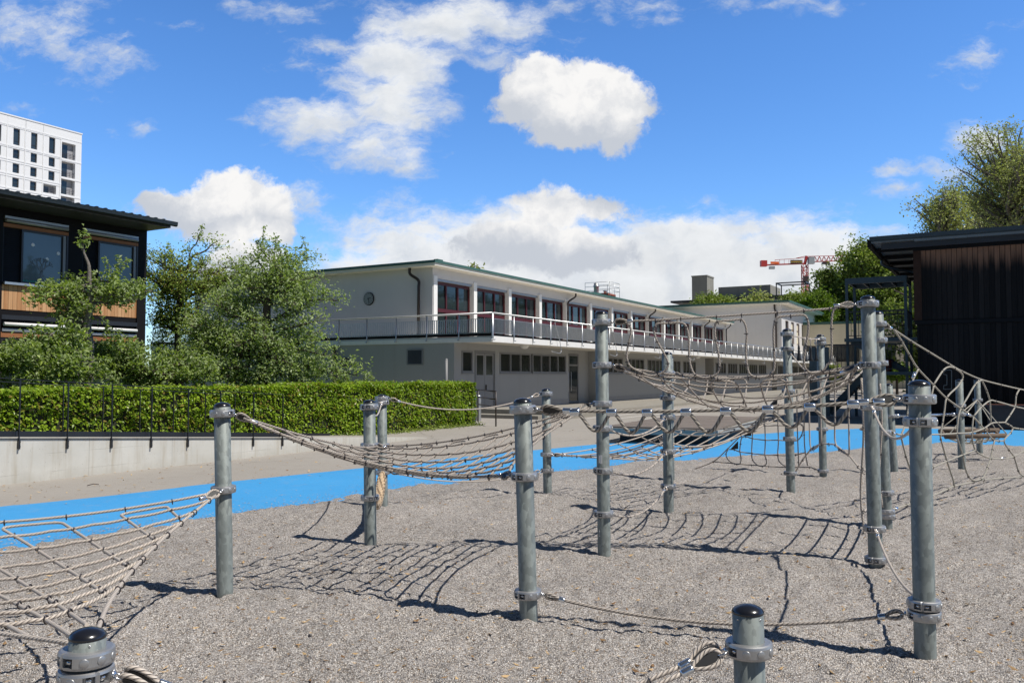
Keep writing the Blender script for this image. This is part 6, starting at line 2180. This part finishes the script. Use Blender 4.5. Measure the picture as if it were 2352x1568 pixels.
# single ropes
G1 = 'single sagging ropes between posts'
single_rope('rope', 'sagging grey rope low over the gravel in the foreground, below the swag rope', P4.to(1362, P12.b), P12.to(1411, P4.b), .115, .0098, 'rope_grey', group=G1)
single_rope('rope', 'short pale rope sagging from the tallest front post to the nearest right post', P10.to(934, P12.b), P12.to(968, P10.b), .17, .0092, 'rope', group=G1)
single_rope('rope', 'pale rope hanging low from the tallest front post to stacked clamps', P10.to(1213, P12.b), P12.to(1386, P10.b), .10, .0092, 'rope', group=G1)
single_rope('rope', 'thin rope in front of the hedge end, running right from the rear close post', P3.to(915, P5.b), P5.to(904, P3.b), .17, .0085, 'rope', group=G1)
single_rope('rope', 'thin low rope over the blue strip, running right from the rear close post', P3.to(1084, P5.b), P5.to(1080, P3.b), .13, .0080, 'rope', group=G1)
single_rope('rope', 'short slack rope joining the tops of the two close posts', P3.to(924, P2.b), P2.to(934, P3.b), .12, .0085, 'rope', group=G1, esize=.7)
for va, vb, s_, w_ in ((983, 957, .13, 'top'), (1080, 1036, .13, 'middle'), (1179, 1116, .15, 'bottom')):
    single_rope('rope', f'banded sagging rope right of the tall centre post, {w_} one of three', P6.to(va, P7.b), P7.to(vb, P6.b), s_, .0095, 'rope', group=G1, bands=9, esize=.7)
# doubled rope sagging below the picture between the two nearest low posts
dbl = thing('double_rope', 'doubled beige rope joining the two low foreground posts below the picture edge', 'rope')
a_, b_ = P16.to(1547, P17.b), P17.to(1487, P16.b)
for dz, dy, k in ((0, -.018, 0), (.012, .022, 1)):
    A2, B2_ = a_ + Vector((0, dy, dz)), b_ + Vector((0, dy, dz))
    pt_ = sagged(A2, B2_, .26, 30)
    s0 = eye(dbl, A2, pt_[2] - pt_[0], .0085, 'rope', 1.05, k == 0); s1 = eye(dbl, B2_, pt_[-3] - pt_[-1], .0085, 'rope', 1.05, k == 0)
    MB().tube([s0] + pt_[3:-3] + [s1], .0085, 9).build('line', 'rope', dbl)
pt_ = sagged(a_, b_, .26, 30)
for i in (4, 7, 10, 20, 23, 26):
    p = pt_[i] + Vector((0, .002, .006)); d = (pt_[i + 1] - pt_[i - 1]).normalized()
    sd_ = Vector((0, 1, 0)); u_ = d.cross(sd_).normalized()
    MB().tube([p + sd_ * .031 * math.cos(t) + u_ * .016 * math.sin(t) for t in [2 * math.pi * k / 16 for k in range(16)]], .003, 6, closed=True).build('rope_clip', 'clip', dbl)

# hemp braid between the close posts
hb = thing('hemp_braid', 'thick tan hemp braid drooping between the two close posts left of centre', 'rope')
a_, b_ = P3.to(1084, P2.b, .09), P2.to(1142, P3.b, .09)
pth = sagged(a_, b_, .20, 60)
for k in range(3):
    pp_ = []
    for i, p in enumerate(pth):
        t = i / 60 * 2 * math.pi * 7 + k * 2 * math.pi / 3
        env = min(1, i / 5, (60 - i) / 5) * .9 + .1
        pp_.append(p + Vector((math.cos(t) * .032, 0, math.sin(2 * t) * .014 + math.sin(t) * .02)) * env)
    MB().tube(pp_, .027, 9).build('strand', 'rope_hemp', hb)

# pull handles
a_, b_ = P8.to(767, P9.b), P9.to(779, P8.b)
single_rope('rope', 'short taut rope between the two handle posts carrying black pull handles', a_, b_, .02, .0085, 'rope', group=G1, esize=.5)
for k, (u, vb_, w_) in enumerate(((1824, 826, 'first from the left'), (1845, 829, 'second from the left'), (1861, 831, 'third from the left'), (1877, 830, 'fourth from the left'), (1893, 830, 'last one at the right'))):
    t = (k + .55) / 5.2
    tp = a_.lerp(b_, t); bt_ = onplane(u, vb_, P8.b, P9.b)
    bt_ = Vector((tp.x, tp.y, bt_.z))
    h = thing('pull_handle', f'black flared pull handle hanging on a cord, {w_}', 'handle', tp, 0, 'black pull handles on the taut rope')
    dz = bt_.z - tp.z
    MB().tube([(0, 0, 0), (0, 0, dz + .2)], .007, 8).lathe([(.012, -.02), (.014, -.03), (.012, -.05)], 10).build('cord', 'rope', h)
    MB().lathe([(0, dz + .225), (.013, dz + .22), (.017, dz + .17), (.014, dz + .15), (.019, dz + .13), (.016, dz + .11), (.022, dz + .09), (.026, dz + .05), (.040, dz + .01), (.036, dz), (0, dz + .004)], 16).build('grip', 'rubber_black', h)

# turning bar
a_, b_ = P13.to(955, P14.b), P14.to(951, P13.b)
tb = MB().tube([a_, b_], .019, 14).lathe([(.019, 0), (.03, .002), (.03, .05), (.019, .055)], 14, a_, axis=b_ - a_).lathe([(.019, 0), (.03, .002), (.03, .05), (.019, .055)], 14, b_, axis=a_ - b_).build('turning_bar', 'ferrule')
tag(tb, 'shiny horizontal steel bar between two posts at the right', 'bar')

# nest swing
nc = Vector((8.40, 15.2, .50))
ns = thing('nest_swing', 'log framed nest swing with a rope net hanging low over the blue rubber', 'swing', nc)
for y_, z_, x_ in ((-.28, .0, -.06), (.28, .06, .12)):
    MB().tube([(-.55 + x_, y_, z_), (.55 + x_, y_ * .9, z_ + .02)], .042, 12).build('log', 'log', ns)
for x_ in (-.5, .5): MB().tube(sagged((x_ - .06, -.28, .02), (x_ + .12, .28, .07), .03, 8), .026, 10).build('side_beam', 'log', ns)
nm = MB()
for k in range(11):
    t = k / 10
    nm.tube(sagged((-.5 + t, -.26, .0), (-.4 + t, .26, .04), .16 * math.sin(math.pi * (t * .8 + .1)), 10), .008, 6)
for k in range(7):
    t = (k + .5) / 7; nm.tube(sagged((-.5, -.26 + .52 * t, .0), (.55, -.26 + .52 * t, .03), .16 * math.sin(math.pi * t), 12), .008, 6)
nm.build('net', 'rope_fine', ns)
top = P15.to(918, nc, .1) - nc
for x_, y_, z_ in ((-.53, -.28, .05), (.50, -.28, .05), (-.40, .28, .1), (.62, .27, .1)):
    MB().tube([top, (x_, y_, z_)], .010, 7).build('hanger_rope', 'rope_fine', ns)
MB().lathe([(.0, -.07), (.02, -.06), (.02, 0), (0, .01)], 10, top).build('swivel', 'bolt', ns)

# wooden platform
zD, zT = .24, .41
Fp, Lp, Rp = gp(1643, 984, zT), gp(1396, 978, zT), gp(1748, 957, zT)
dk = thing('wooden_platform', 'low weathered wooden platform jutting over the blue rubber', 'platform', (Fp.x, Fp.y, 0))
eL = (Lp - Fp) * 1.02; eR = (Rp - Fp)
tp = MB()
nbd = 46
for k in range(nbd):
    t0, t1 = (k + .02) / nbd, (k + .94) / nbd
    q = [eR * t0, eR * t1, eR * t1 + eL, eR * t0 + eL]
    z = zT + random.uniform(-.002, .002)
    tp.add([(p.x, p.y, z - .035) for p in q] + [(p.x, p.y, z) for p in q], [(4, 5, 6, 7), (0, 1, 5, 4), (1, 2, 6, 5), (2, 3, 7, 6), (3, 0, 4, 7)])
tp.build('deck_board', 'deck', dk)
nL, nR = eL.normalized(), eR.normalized()
for z0, z1 in ((zD, zD + .075), (zD + .08, zT - .04)):
    for a, e in ((-nR * .03, eL), (-nL * .03, eR), (eL + nL * .03, eR), (eR + nR * .03, eL)):
        MB().bar(a + Vector((0, 0, (z0 + z1) / 2)), a + e + Vector((0, 0, (z0 + z1) / 2)), .05, z1 - z0).build('edge_beam', 'deck_side', dk)
q = [eL * a_ + eR * b_2 for a_, b_2 in ((.10, .07), (.92, .07), (.92, .95), (.10, .95))]
MB().prism([(p.x, p.y) for p in q][::-1], 0.0, zD + .02).build('shade_block', 'dark_steel', dk)  # solid dark block added under the deck to deepen the shade
